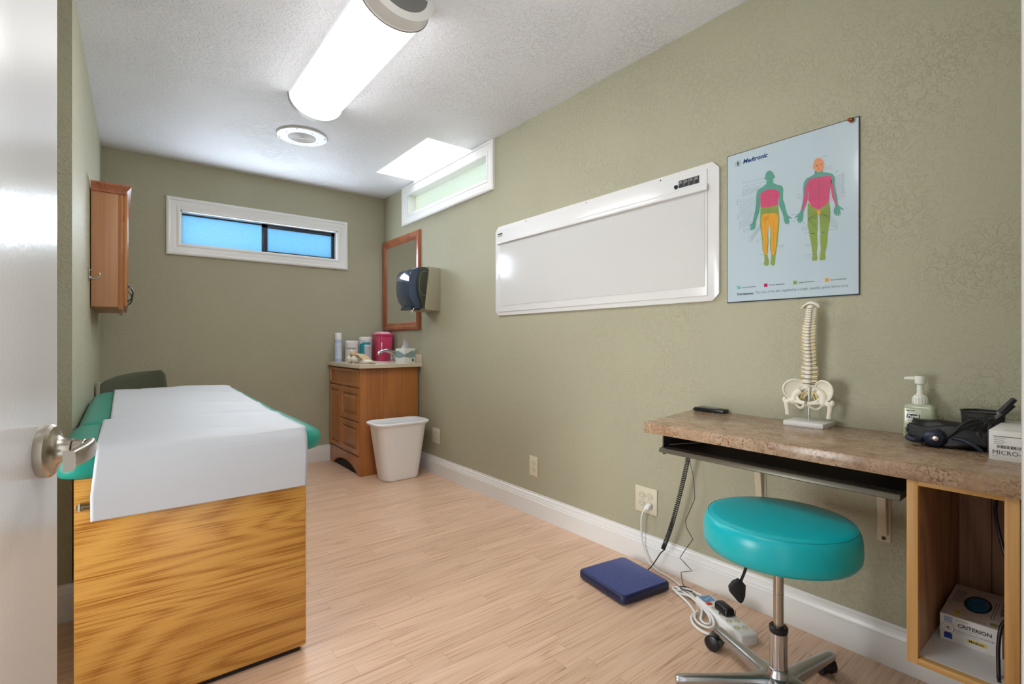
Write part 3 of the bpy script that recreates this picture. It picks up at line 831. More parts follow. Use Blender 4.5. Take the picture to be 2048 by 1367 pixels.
b.flat([(0.3327,0.4605),(0.3313,0.4482),(0.3196,0.4433),(0.3048,0.4391),(0.2959,0.4268),(0.2935,0.4047),(0.2944,0.3785),(0.2914,0.3532),(0.2862,0.3283),(0.2823,0.3194),(0.264,0.3034),(0.2649,0.3006),(0.2762,0.3049),(0.2729,0.2918),(0.2753,0.2874),(0.2771,0.2923),(0.2765,0.2807),(0.2802,0.28),(0.2814,0.2889),(0.2838,0.2783),(0.2868,0.282),(0.2874,0.289),(0.2904,0.2835),(0.2929,0.2912),(0.2953,0.3005),(0.2953,0.3167),(0.3018,0.3347),(0.3107,0.3618),(0.3107,0.3973),(0.3225,0.4329),(0.3796,0.4306),(0.3879,0.4159),(0.3879,0.3786),(0.392,0.3558),(0.3962,0.33),(0.3989,0.317),(0.3934,0.3058),(0.394,0.2948),(0.3967,0.2865),(0.3989,0.291),(0.4011,0.2819),(0.4038,0.2813),(0.4049,0.2885),(0.4084,0.2795),(0.4114,0.2804),(0.4103,0.2884),(0.4141,0.2824),(0.4157,0.2882),(0.4139,0.3046),(0.4233,0.2983),(0.4254,0.3006),(0.4125,0.3141),(0.4076,0.3213),(0.4049,0.3466),(0.4003,0.3725),(0.3975,0.3917),(0.3975,0.4196),(0.3907,0.4339),(0.3768,0.4413),(0.3599,0.4484),(0.3599,0.4594)],'ptteal',0.0064)
b.flat([(0.3107,0.4311),(0.3313,0.4354),(0.3599,0.4326),(0.3851,0.4291),(0.3893,0.4156),(0.3824,0.383),(0.3796,0.3462),(0.3782,0.3371),(0.3656,0.3274),(0.3457,0.3152),(0.3225,0.3329),(0.3113,0.3578),(0.3122,0.3872),(0.3054,0.4147)],'ptpink',0.0066)
b.flat([(0.3042,0.415),(0.3101,0.3942),(0.3096,0.3621),(0.2988,0.3354),(0.2923,0.3231),(0.2883,0.3246),(0.2944,0.3526),(0.2994,0.3903),(0.3003,0.4095)],'ptpink',0.0066)
b.flat([(0.3851,0.4166),(0.3934,0.3865),(0.3962,0.3548),(0.4049,0.3204),(0.4003,0.3204),(0.3893,0.3502),(0.3846,0.3856)],'ptpink',0.0066)
b.flat([(0.3101,0.3523),(0.3225,0.3335),(0.3457,0.3145),(0.3656,0.3267),(0.3801,0.3373),(0.384,0.3015),(0.3824,0.2706),(0.3774,0.2403),(0.3754,0.2219),(0.374,0.1908),(0.367,0.1542),(0.369,0.1382),(0.3656,0.1324),(0.3543,0.132),(0.3485,0.1346),(0.35,0.1502),(0.3528,0.1752),(0.3508,0.2008),(0.3514,0.2323),(0.348,0.29),(0.3457,0.3095),(0.3437,0.2908),(0.3428,0.2465),(0.3405,0.2279),(0.3422,0.1958),(0.3394,0.1581),(0.3422,0.1418),(0.3394,0.1339),(0.3269,0.1349),(0.3231,0.1379),(0.326,0.1535),(0.3219,0.1926),(0.316,0.2256),(0.3093,0.2687),(0.3087,0.3171)],'ptgreen',0.006500000000000001)
b.flat([(0.3531,0.3063),(0.3528,0.3037),(0.3518,0.3014),(0.3503,0.2998),(0.3484,0.2989),(0.3463,0.2989),(0.3441,0.2997),(0.3422,0.3014),(0.3407,0.3037),(0.3397,0.3064),(0.3394,0.3092),(0.3397,0.3119),(0.3407,0.3142),(0.3422,0.3158),(0.3441,0.3167),(0.3463,0.3166),(0.3484,0.3158),(0.3503,0.3141),(0.3518,0.3118),(0.3528,0.3092)],'ptorange',0.0067)
b.line((0.3125,0.4219),(0.3824,0.4142),0.0004,'ptdark',0.0068000000000000005)
b.line((0.3125,0.4155),(0.3824,0.4077),0.0004,'ptdark',0.0068000000000000005)
b.line((0.3125,0.4091),(0.3824,0.4011),0.0004,'ptdark',0.0068000000000000005)
b.line((0.3125,0.4026),(0.3824,0.3946),0.0004,'ptdark',0.0068000000000000005)
b.line((0.3125,0.3962),(0.3824,0.388),0.0004,'ptdark',0.0068000000000000005)
b.line((0.3125,0.3897),(0.3824,0.3815),0.0004,'ptdark',0.0068000000000000005)
b.line((0.3125,0.3833),(0.3824,0.3749),0.0004,'ptdark',0.0068000000000000005)
b.line((0.3125,0.3769),(0.3824,0.3684),0.0004,'ptdark',0.0068000000000000005)
b.line((0.3125,0.3704),(0.3824,0.3618),0.0004,'ptdark',0.0068000000000000005)
b.line((0.3125,0.364),(0.3824,0.3552),0.0004,'ptdark',0.0068000000000000005)
b.line((0.3125,0.3576),(0.3824,0.3487),0.0004,'ptdark',0.0068000000000000005)
b.line((0.3457,0.43),(0.3457,0.3222),0.0005,'ptdark',0.0068000000000000005)
b.line((0.3113,0.323),(0.3385,0.3046),0.0005,'ptdark',0.0068000000000000005)
b.line((0.3113,0.2812),(0.3428,0.3132),0.0004,'ptdark',0.0068000000000000005)
b.line((0.3514,0.3114),(0.3824,0.2706),0.0004,'ptdark',0.0068000000000000005)
b.line((0.3508,0.3021),(0.3818,0.3207),0.0005,'ptdark',0.0068000000000000005)
b.line((0.3113,0.3134),(0.3385,0.2938),0.0005,'ptdark',0.0068000000000000005)
b.line((0.3113,0.2844),(0.3428,0.3063),0.0004,'ptdark',0.0068000000000000005)
b.line((0.3514,0.3051),(0.3824,0.2769),0.0004,'ptdark',0.0068000000000000005)
b.line((0.3508,0.2926),(0.3818,0.3098),0.0005,'ptdark',0.0068000000000000005)
b.line((0.3113,0.3037),(0.3385,0.283),0.0005,'ptdark',0.0068000000000000005)
b.line((0.3113,0.2876),(0.3428,0.2993),0.0004,'ptdark',0.0068000000000000005)
b.line((0.3514,0.2988),(0.3824,0.2831),0.0004,'ptdark',0.0068000000000000005)
b.line((0.3508,0.2831),(0.3818,0.2989),0.0005,'ptdark',0.0068000000000000005)
b.line((0.3113,0.294),(0.337,0.2603),0.0005,'ptdark',0.0068000000000000005)
b.line((0.3113,0.2908),(0.3428,0.2923),0.0004,'ptdark',0.0068000000000000005)
b.line((0.3514,0.2925),(0.3824,0.2894),0.0004,'ptdark',0.0068000000000000005)
b.line((0.3508,0.2736),(0.3818,0.2879),0.0005,'ptdark',0.0068000000000000005)
b.line((0.3113,0.2844),(0.337,0.2539),0.0005,'ptdark',0.0068000000000000005)
b.line((0.3113,0.294),(0.3428,0.2853),0.0004,'ptdark',0.0068000000000000005)
b.line((0.3514,0.2861),(0.3824,0.2956),0.0004,'ptdark',0.0068000000000000005)
b.line((0.3508,0.2641),(0.3818,0.277),0.0005,'ptdark',0.0068000000000000005)
b.flat([(0.3344,0.2321),(0.3341,0.2319),(0.333,0.2318),(0.3313,0.2319),(0.3292,0.2321),(0.3269,0.2324),(0.3245,0.2329),(0.3224,0.2334),(0.3207,0.2339),(0.3197,0.2343),(0.3193,0.2347),(0.3197,0.2349),(0.3207,0.235),(0.3224,0.2349),(0.3245,0.2347),(0.3269,0.2344),(0.3292,0.2339),(0.3313,0.2334),(0.333,0.2329),(0.3341,0.2324)],'ptdark',0.0068000000000000005)
b.flat([(0.3678,0.231),(0.3675,0.2308),(0.3664,0.2307),(0.3648,0.2308),(0.3628,0.231),(0.3605,0.2314),(0.3582,0.2318),(0.3562,0.2323),(0.3545,0.2328),(0.3535,0.2333),(0.3531,0.2336),(0.3535,0.2338),(0.3545,0.2339),(0.3562,0.2338),(0.3582,0.2336),(0.3605,0.2333),(0.3628,0.2328),(0.3648,0.2323),(0.3664,0.2318),(0.3675,0.2314)],'ptdark',0.0068000000000000005)
b.line((0.0762,0.4807),(0.1544,0.4805),0.0005,'ptdark',0.0064)
b.line((0.0744,0.4659),(0.1561,0.4663),0.0005,'ptdark',0.0064)
b.line((0.0744,0.4545),(0.1466,0.4543),0.0005,'ptdark',0.0064)
b.line((0.0744,0.4488),(0.1392,0.4475),0.0005,'ptdark',0.0064)
b.line((0.0744,0.4432),(0.1323,0.4439),0.0005,'ptdark',0.0064)
b.line((0.0744,0.4368),(0.1289,0.4396),0.0005,'ptdark',0.0064)
b.line((0.0744,0.4311),(0.1254,0.4352),0.0005,'ptdark',0.0064)
b.line((0.0526,0.4168),(0.1375,0.4115),0.0004,'ptdark',0.0064)
b.line((0.0526,0.4107),(0.1375,0.4063),0.0004,'ptdark',0.0064)
b.line((0.0526,0.4046),(0.1375,0.4011),0.0004,'ptdark',0.0064)
b.line((0.0526,0.3985),(0.1375,0.3959),0.0004,'ptdark',0.0064)
b.line((0.0526,0.3924),(0.1375,0.3907),0.0004,'ptdark',0.0064)
b.line((0.0526,0.3864),(0.1375,0.3855),0.0004,'ptdark',0.0064)
b.line((0.0526,0.3803),(0.1375,0.3804),0.0004,'ptdark',0.0064)
b.line((0.0526,0.3742),(0.1375,0.3752),0.0004,'ptdark',0.0064)
b.line((0.0526,0.3681),(0.1375,0.37),0.0004,'ptdark',0.0064)
b.line((0.0526,0.362),(0.1375,0.3648),0.0004,'ptdark',0.0064)
b.line((0.0526,0.3559),(0.1375,0.3596),0.0004,'ptdark',0.0064)
b.line((0.0526,0.3498),(0.1375,0.3544),0.0004,'ptdark',0.0064)
b.line((0.0526,0.3437),(0.1375,0.3492),0.0004,'ptdark',0.0064)
b.line((0.0599,0.3312),(0.1357,0.3565),0.0004,'ptdark',0.0064)
b.line((0.0599,0.3262),(0.1357,0.3509),0.0004,'ptdark',0.0064)
b.line((0.0599,0.3212),(0.1357,0.3454),0.0004,'ptdark',0.0064)
b.line((0.0599,0.3162),(0.1357,0.3398),0.0004,'ptdark',0.0064)
b.line((0.0599,0.3112),(0.1357,0.3343),0.0004,'ptdark',0.0064)
b.line((0.0599,0.3062),(0.1357,0.3287),0.0004,'ptdark',0.0064)
b.line((0.0599,0.3012),(0.1357,0.3232),0.0004,'ptdark',0.0064)
b.line((0.0797,0.292),(0.101,0.3004),0.0004,'ptdark',0.0064)
b.line((0.0797,0.287),(0.101,0.2955),0.0004,'ptdark',0.0064)
b.line((0.0797,0.282),(0.101,0.2906),0.0004,'ptdark',0.0064)
b.line((0.0993,0.2603),(0.1494,0.3157),0.0005,'ptdark',0.0064)
b.line((0.0993,0.2547),(0.1494,0.3123),0.0005,'ptdark',0.0064)
b.line((0.0993,0.2491),(0.1494,0.3088),0.0005,'ptdark',0.0064)
b.line((0.0993,0.2434),(0.1494,0.3054),0.0005,'ptdark',0.0064)
b.line((0.0993,0.2378),(0.1494,0.3019),0.0005,'ptdark',0.0064)
b.line((0.1323,0.2426),(0.1432,0.253),0.0004,'ptdark',0.0064)
b.line((0.1323,0.2378),(0.1432,0.2481),0.0004,'ptdark',0.0064)
b.line((0.1323,0.2329),(0.1432,0.2433),0.0004,'ptdark',0.0064)
b.line((0.204,0.2081),(0.2185,0.2079),0.0005,'ptdark',0.0064)
b.line((0.204,0.203),(0.2185,0.2028),0.0005,'ptdark',0.0064)
b.line((0.1409,0.1825),(0.1511,0.1831),0.0005,'ptdark',0.0064)
b.line((0.1409,0.1444),(0.1534,0.1463),0.0005,'ptdark',0.0064)
b.line((0.3768,0.4119),(0.4192,0.4256),0.0005,'ptdark',0.0064)
b.line((0.3768,0.4057),(0.4192,0.4186),0.0005,'ptdark',0.0064)
b.line((0.3768,0.3994),(0.4192,0.4115),0.0005,'ptdark',0.0064)
b.line((0.3768,0.3931),(0.4192,0.4044),0.0005,'ptdark',0.0064)
b.line((0.3768,0.3869),(0.4192,0.3974),0.0005,'ptdark',0.0064)
b.line((0.3768,0.3806),(0.4192,0.3903),0.0005,'ptdark',0.0064)
b.line((0.3768,0.3744),(0.4192,0.3833),0.0005,'ptdark',0.0064)
b.line((0.3768,0.3681),(0.4192,0.3762),0.0005,'ptdark',0.0064)
b.line((0.3768,0.3618),(0.4192,0.3691),0.0005,'ptdark',0.0064)
b.line((0.3768,0.3556),(0.4192,0.3621),0.0005,'ptdark',0.0064)
b.line((0.3768,0.3493),(0.4192,0.355),0.0005,'ptdark',0.0064)
b.line((0.3768,0.3431),(0.4192,0.3479),0.0005,'ptdark',0.0064)
b.line((0.3768,0.3368),(0.4192,0.3409),0.0005,'ptdark',0.0064)
b.line((0.3543,0.5021),(0.3642,0.5039),0.0005,'ptdark',0.0064)
b.line((0.3614,0.4612),(0.3796,0.4618),0.0005,'ptdark',0.0064)
b.line((0.3605,0.4539),(0.3796,0.4543),0.0005,'ptdark',0.0064)
b.line((0.3962,0.4349),(0.4016,0.4402),0.0005,'ptdark',0.0064)
b.line((0.3824,0.2894),(0.3989,0.2675),0.0005,'ptdark',0.0064)
b.line((0.3824,0.2806),(0.3989,0.2619),0.0005,'ptdark',0.0064)
b.line((0.3824,0.2719),(0.3989,0.2563),0.0005,'ptdark',0.0064)
b.line((0.3824,0.2632),(0.3989,0.2507),0.0005,'ptdark',0.0064)
b.line((0.3824,0.2544),(0.3989,0.2451),0.0005,'ptdark',0.0064)
b.line((0.3754,0.2376),(0.4003,0.2368),0.0005,'ptdark',0.0064)
b.line((0.3018,0.2539),(0.3093,0.2687),0.0005,'ptdark',0.0064)
b.line((0.3018,0.249),(0.3122,0.2617),0.0005,'ptdark',0.0064)
b.line((0.3093,0.238),(0.3166,0.2422),0.0005,'ptdark',0.0064)
b.line((0.3093,0.1971),(0.3254,0.1965),0.0005,'ptdark',0.0064)
b.line((0.3093,0.1919),(0.3254,0.1907),0.0005,'ptdark',0.0064)
b.line((0.3093,0.1584),(0.3254,0.1581),0.0005,'ptdark',0.0064)
b.line((0.3093,0.15),(0.324,0.1493),0.0005,'ptdark',0.0064)
b.line((0.2609,0.3155),(0.2716,0.3156),0.0005,'ptdark',0.0064)
b.line((0.264,0.2896),(0.2747,0.2987),0.0005,'ptdark',0.0064)
b.line((0.2944,0.2796),(0.2914,0.2915),0.0005,'ptdark',0.0064)
b.line((0.2777,0.385),(0.2944,0.3801),0.0005,'ptdark',0.0064)
b.line((0.2777,0.3742),(0.2944,0.3704),0.0005,'ptdark',0.0064)
b.text('C2',0.0052,(0.0653, 0.4824),'ptdark',0.0064,res=0)
b.text('C3',0.0052,(0.0653, 0.467),'ptdark',0.0064,res=0)
b.text('C4',0.0052,(0.0653, 0.4546),'ptdark',0.0064,res=0)
b.text('C5',0.0052,(0.0653, 0.4481),'ptdark',0.0064,res=0)
b.text('C6',0.0052,(0.0653, 0.4417),'ptdark',0.0064,res=0)
b.text('C7',0.0052,(0.0653, 0.4353),'ptdark',0.0064,res=0)
b.text('C8',0.0052,(0.0653, 0.4289),'ptdark',0.0064,res=0)
b.text('T1',0.005,(0.0427, 0.4172),'ptdark',0.0064,res=0)
b.text('T2',0.005,(0.0427, 0.4108),'ptdark',0.0064,res=0)
b.text('T3',0.005,(0.0427, 0.4043),'ptdark',0.0064,res=0)
b.text('T4',0.005,(0.0427, 0.3978),'ptdark',0.0064,res=0)
b.text('T10',0.005,(0.0434, 0.356),'ptdark',0.0064,res=0)
b.text('T11',0.005,(0.0434, 0.3481),'ptdark',0.0064,res=0)
b.text('T12',0.005,(0.0434, 0.3401),'ptdark',0.0064,res=0)
b.text('T5',0.005,(0.0526, 0.3237),'ptdark',0.0064,res=0)
b.text('T6',0.005,(0.0526, 0.3179),'ptdark',0.0064,res=0)
b.text('T7',0.005,(0.0526, 0.3122),'ptdark',0.0064,res=0)
b.text('L1',0.005,(0.0526, 0.3065),'ptdark',0.0064,res=0)
b.text('L2',0.005,(0.0526, 0.3007),'ptdark',0.0064,res=0)
b.text('S2',0.0055,(0.0897, 0.2619),'ptred',0.0064,res=0)
b.text('S3',0.0055,(0.0897, 0.2535),'ptred',0.0064,res=0)
b.text('S4',0.0055,(0.0897, 0.245),'ptred',0.0064,res=0)
b.text('S5',0.0055,(0.0897, 0.2365),'ptred',0.0064,res=0)
b.text('C6',0.005,(0.0697, 0.2955),'ptdark',0.0064,res=0)
b.text('C7',0.005,(0.0697, 0.2891),'ptdark',0.0064,res=0)
b.text('C8',0.005,(0.0697, 0.2827),'ptdark',0.0064,res=0)
b.text('L3',0.005,(0.1237, 0.2423),'ptdark',0.0064,res=0)
b.text('L4',0.005,(0.1237, 0.236),'ptdark',0.0064,res=0)
b.text('L5',0.005,(0.1237, 0.2298),'ptdark',0.0064,res=0)
b.text('T1',0.0056,(0.42, 0.4245),'ptdark',0.0064,res=0)
b.text('T2',0.0056,(0.42, 0.4171),'ptdark',0.0064,res=0)
b.text('T3',0.0056,(0.42, 0.4098),'ptdark',0.0064,res=0)
b.text('T4',0.0056,(0.42, 0.4024),'ptdark',0.0064,res=0)
b.text('T5',0.0056,(0.42, 0.395),'ptdark',0.0064,res=0)
b.text('T6',0.0056,(0.42, 0.3877),'ptdark',0.0064,res=0)
b.text('T7',0.0056,(0.42, 0.3803),'ptdark',0.0064,res=0)
b.text('T8',0.0056,(0.42, 0.3729),'ptdark',0.0064,res=0)
b.text('T9',0.0056,(0.42, 0.3656),'ptdark',0.0064,res=0)
b.text('T10',0.0056,(0.42, 0.3582),'ptdark',0.0064,res=0)
b.text('T11',0.0056,(0.42, 0.3508),'ptred',0.0064,res=0)
b.text('T12',0.0056,(0.42, 0.3435),'ptred',0.0064,res=0)
b.text('L1',0.0052,(0.4003, 0.2625),'ptdark',0.0064,res=0)
b.text('L2',0.0052,(0.4003, 0.2563),'ptdark',0.0064,res=0)
b.text('L3',0.0052,(0.4003, 0.2502),'ptdark',0.0064,res=0)
b.text('L4',0.0052,(0.4003, 0.244),'ptdark',0.0064,res=0)
b.text('L5',0.0052,(0.4003, 0.2378),'ptdark',0.0064,res=0)
b.text('C2',0.0052,(0.365, 0.5021),'ptdark',0.0064,res=0)
b.text('C3',0.0052,(0.3796, 0.4612),'ptdark',0.0064,res=0)
b.text('C4',0.0052,(0.3801, 0.4536),'ptdark',0.0064,res=0)
b.text('C5',0.0052,(0.4011, 0.4385),'ptdark',0.0064,res=0)
b.text('C6',0.0052,(0.2531, 0.3148),'ptdark',0.0064,res=0)
b.text('C7',0.0052,(0.2556, 0.2892),'ptdark',0.0064,res=0)
b.text('C8',0.0052,(0.2914, 0.2753),'ptdark',0.0064,res=0)
b.text('T1',0.0052,(0.2722, 0.3837),'ptdark',0.0064,res=0)
b.text('T2',0.0052,(0.2722, 0.3738),'ptdark',0.0064,res=0)
b.text('L2',0.0052,(0.2914, 0.2574),'ptdark',0.0064,res=0)
b.text('L3',0.0052,(0.2914, 0.2509),'ptdark',0.0064,res=0)
b.text('L4',0.0052,(0.3003, 0.2364),'ptdark',0.0064,res=0)
b.text('L5',0.0052,(0.3012, 0.1964),'ptdark',0.0064,res=0)
b.text('L4',0.0052,(0.3012, 0.1906),'ptdark',0.0064,res=0)
b.text('S1',0.0052,(0.3003, 0.1577),'ptdark',0.0064,res=0)
b.text('L5',0.0052,(0.3003, 0.149),'ptdark',0.0064,res=0)
b.text('S2',0.0052,(0.2191, 0.2064),'ptdark',0.0064,res=0)
b.text('S1',0.0052,(0.2191, 0.1991),'ptdark',0.0064,res=0)
b.text('L5',0.0052,(0.1351, 0.1826),'ptdark',0.0064,res=0)
b.text('S1',0.0052,(0.1351, 0.1444),'ptdark',0.0064,res=0)
b.flat([(0.0446,0.0673),(0.0583,0.0669),(0.0583,0.0549),(0.0446,0.0553)],'ptteal2',0.0064)
b.text('Cervical dermatomes',.0078,(0.064, 0.0572),'ptdark',0.0064,res=1,sx=.82,bold=.0001)
b.flat([(0.1522,0.0668),(0.1653,0.0664),(0.1653,0.0536),(0.1522,0.054)],'ptpink2',0.0064)
b.text('Thoracic dermatomes',.0078,(0.1713, 0.0573),'ptdark',0.0064,res=1,sx=.82,bold=.0001)
b.flat([(0.2594,0.0674),(0.2726,0.0669),(0.2726,0.0536),(0.2594,0.0541)],'ptgreen',0.0064)
b.text('Lumbar dermatomes',.0078,(0.2778, 0.0572),'ptdark',0.0064,res=1,sx=.82,bold=.0001)
b.flat([(0.3663,0.0666),(0.3787,0.0661),(0.3787,0.0524),(0.3663,0.0529)],'ptorange',0.0064)
b.text('Sacral dermatomes',.0078,(0.3841, 0.0565),'ptdark',0.0064,res=1,sx=.82,bold=.0001)
b.text('Dermatome:',.0135,(0.0446, 0.0292),'ptdark',0.0064,bold=.0004,sx=.95)
b.text('The area of the skin supplied by a single, specific spinal nerve root.',.0135,(0.117, 0.0307),'ptgrey',0.0064,sx=.888)
b.ell((0.0478, 0.5668),.0125,.0125,'ptgrey',0.0064); b.ell((0.0478, 0.5668),.0113,.0113,'ptpaper',0.006500000000000001)
b.line((0.0418,0.5573),(0.0418,0.5763),.0008,'ptgrey',0.0066)
b.line((0.0458,0.5573),(0.0458,0.5763),.0008,'ptgrey',0.0066)
b.line((0.0498,0.5573),(0.0498,0.5763),.0008,'ptgrey',0.0066)
b.line((0.0538,0.5573),(0.0538,0.5763),.0008,'ptgrey',0.0066)
b.line((0.0368,0.5668),(0.0588,0.5668),.0008,'ptgrey',0.0066)
b.ell((0.0478, 0.5668),.0035,.0085,'ptdark',0.0067)
b.text('Medtronic',.0235,(0.0682, 0.5607),'ptblue',0.0064,shear=.22,bold=.0008,sx=0.969)
b.build('printed_chart', t, smooth=False)
M['copper'] = plain('copper_pin', rgb(150, 88, 52), .3, .8)
b = MB(); b.ball((W - .016, .612, 1.823), .0075, 'copper', 12, 8); b.lathe([(0, 0), (.006, 0), (.004, .010), (.0, .011)], (W - .014, .616, 1.821), 'copper', 10, 'x', cap=False)
b.ball((W - .014, .621, 1.826), .0055, 'copper', 10, 8)
tag(b.build('wall_hook_pin'), 'small copper ball pin at the top right corner of the poster', 'pin')

# ================================================================== EXAM TABLE
t = thing('exam_table', 'long exam table with teal vinyl cushion on a golden oak laminate cabinet', 'exam table', (.2, 2.6, 0))
b = MB(); b.box(-.105, .491, 1.772, 3.42, .022, .688, 'oak'); b.build('cabinet', t, bevel=.0015)
M['oakedge'] = wood('golden_oak_side', rgb(201, 148, 74), rgb(172, 112, 44), 'y', 'z', .8, 3.6, 9, .42, .32)
b = MB(); b.box(-.095, .478, 1.790, 3.40, 0, .024, 'shade_joint'); b.build('plinth', t)  # plinth coloured dark for the shadow in the toe gap
b = MB(); b.box(.4905, .4935, 1.775, 3.419, .024, .686, 'oakedge'); b.build('side_panel', t)


def cushion(x0, x1, y0, y1, zb, ztop, rr, name, m):
    hgt = .078
    lv = [(0, .022), (.004, .010), (.014, .003), (.034, .0), (.048, .003), (.060, .012), (.070, .028), (.076, .055), (.0785, .10), (.079, .16)]
    rings = []
    for h, i in lv:
        pl = rounded(x0 + i, x1 - i, y0 + i, y1 - i, tuple(max(q - i * .8, .004) for q in rr), 7)
        rings.append([(x, y, zb(y) + h / .079 * (ztop(y) - zb(y))) for x, y in pl])
    n = len(rings[0]); vs = [p for r in rings for p in r]; fs = []
    for j in range(len(rings) - 1):
        for k in range(n):
            a, b_ = j * n + k, j * n + (k + 1) % n; fs.append((a, b_, b_ + n, a + n))
    fs += [tuple(range(n))[::-1], tuple(range((len(rings) - 1) * n, len(rings) * n))]
    return MB().add(vs, fs, m)


cushion(-.150, .558, 1.748, 2.345, lambda y: .689, lambda y: .771, (.07, .085, .03, .03), '', 'tealg').build('cushion', t, angle=60)
zt = lambda y: .771 + .026 * max(0, (y - 2.35) / 1.1)
cushion(-.136, .552, 2.352, 3.47, lambda y: .689, zt, (.03, .03, .10, .10), '', 'tealg').build('head_cushion', t, angle=60)
b = MB(); b.tube([(-.100, 1.765, .614), (-.055, 1.765, .614)], .0045, 'steel', 12); b.tube([(-.096, 1.765, .614), (-.092, 1.765, .614)], .0115, 'cream', 18)
b.tube([(-.089, 1.765, .614), (-.086, 1.765, .614)], .0095, 'steel', 18); b.tube([(-.099, 1.765, .614), (-.0965, 1.765, .614)], .008, 'steel', 6)
b.build('roller_bolt', t)
b = MB(); b.box(.493, .500, 1.80, 1.825, .615, .650, 'black'); b.build('strap_end', t, bevel=.002)

# paper over the table
M['paper'] = N('exam_paper').set(color=rgb(192, 194, 199), rough=.5).m
path = [(3.385, .8035), (3.0, .7935), (2.62, .7835), (2.40, .7765), (2.35, .7735), (2.28, .7765), (2.0, .7765), (1.82, .7758), (1.775, .7738), (1.752, .7670), (1.740, .754), (1.732, .735), (1.7285, .70), (1.7300, .66), (1.7350, .62), (1.7405, .577)]
pp = catmull([(0, y, z) for y, z in path], 5)


def paper_fn(u, v):
    i = v * (len(pp) - 1); k = min(int(i), len(pp) - 2); p = pp[k].lerp(pp[k + 1], i - k)
    xl = -.058 + (.020 if p.y > 2.36 else 0.) - .012 * max(0, min(1, (.768 - p.z) / .12))
    xr = .486 + (.004 if p.y > 2.3 else 0)
    x = xl + (xr - xl) * u
    wz = 0
    if p.z > .765:
        q = noise.noise(Vector((x * 3.0, p.y * 2.2, .3))) * .5 + .5
        wz = .004 * max(0, q - .35) + .0060 * max(0, math.sin((p.y + .55 * x) * 16 + 2 * q)) ** 6 * max(0, min(1, (x + .02) * 2.5))
    yo = 0
    if v < .001: yo = .012 * noise.noise(Vector((x * 22, 0, 0))) - (.02 if .02 < x < .07 else 0)
    if u > .985 and p.z > .7: wz -= .003
    return (x, p.y + yo + (-.002 * math.sin(x * 7) if p.z < .74 else 0), p.z + wz)


b = MB(); b.grid(paper_fn, 70, 150, 'paper')
o = b.build('exam_paper', None, angle=80, solid=.0006); tag(o, 'white crinkled paper sheet rolled along the exam table and draped over its front', 'paper')

# chair behind the head of the table
M['mesh_dark'] = plain('dark_olive_upholstery', rgb(86, 90, 70), .8, var=.12, bump=.0006, bscale=500)
t = thing('office_chair', 'dark olive upholstered chair behind the head end of the exam table', 'chair', (.07, 3.98, 0))
b = MB()
bx0, bx1, bz0, bz1 = -.124, .225, .50, .868


def back_fn(u, v):
    # closed rounded outline in x/y, stacked up in z, leaning away from the table
    a = 2 * math.pi * u
    z = bz0 + (bz1 - bz0) * v
    hw = (bx1 - bx0) / 2 * (1 - .10 * v ** 3) * (1 if 0 < v < 1 else .90)
    cx_ = (bx0 + bx1) / 2
    th = .034 * (1 if 0 < v < 1 else .55)
    ca, sa = math.cos(a), math.sin(a)
    x = cx_ + hw * math.copysign(abs(ca) ** .35, ca)
    s_ = (x - cx_) / hw
    y = 3.80 + th * math.copysign(abs(sa) ** .5, sa) - .05 * s_ * s_ + .10 * v
    zz = z + .014 * s_ * v - .030 * (max(0, -s_) ** 2) * v
    return (x, y, zz)


b.grid(back_fn, 44, 16, 'mesh_dark', closed_u=True)
b.f.append(list(range(44))[::-1]); b.mi.append(0); b.f.append(list(range(15 * 44, 16 * 44))); b.mi.append(0)
b.build('backrest', t, angle=50)
b = MB(); b.box(-.100, .215, 3.90, 3.935, .50, .80, 'beigeg'); b.prism([(-.128, 3.775), (-.113, 3.772), (-.105, 3.86), (-.122, 3.865)], 'z', .50, .822, 'beigeg'); b.build('back_shell', t, bevel=.005)
b = MB(); rloft(b, lambda i: rounded(-.10 + i, .24 - i, 3.80 + i, 4.20 - i, .05), [(.42, .01), (.425, 0), (.47, 0), (.485, .02)], 'mesh_dark'); b.build('seat', t)
b = MB(); b.box(.04, .10, 3.90, 3.92, .43, .60, 'black'); b.build('back_bracket', t)
for sx_ in (-.08, .22):
    for sy_ in (3.83, 4.17):
        b = MB(); b.tube([(sx_, sy_, .43), (sx_, sy_, 0)], .011, 'black', 10); b.build('leg', t)

# ================================================================== SINK VANITY
t = thing('sink_vanity', 'cherry wood sink vanity cabinet with arched toe kick in the far corner', 'cabinet', (1.72, 4.15, 0))
vx, vy0, vy1 = 1.474, 3.787, 4.505
b = MB(); b.box(vx, W - .017, vy0, vy1, .0, .852, 'cherry'); b.build('body', t, bevel=.001)
# toe kick board with an arch
b = MB(); arch = [(vy0 - .001, 0), (vy0 + .055, 0)]
for k in range(13):
    a = math.pi * (1 - k / 12); arch.append((vy0 + .335 + .28 * -math.cos(math.pi - a), .004 + .078 * math.sin(a)))
arch = [(vy0 - .001, 0), (vy0 + .055, 0)] + [(vy0 + .055 + .575 * k / 14, .080 * math.sin(math.pi * k / 14) ** .7) for k in range(1, 14)] + [(vy0 + .630, 0), (vy1, 0), (vy1, .150), (vy0 - .001, .150)]
b.prism(arch, 'x', vx - .014, vx - .001, 'cherry'); tk = b.build('toe_kick', t, bevel=.001)
b = MB(); b.prism([(vy0 + .055, 0.001)] + [(vy0 + .055 + .575 * k / 14, .080 * math.sin(math.pi * k / 14) ** .7) for k in range(1, 14)] + [(vy0 + .630, 0.001)], 'x', vx - .003, vx - .0005, 'shade_joint'); b.build('toe_shade', t)  # dark sheet filling the arch, standing in for the shade inside it
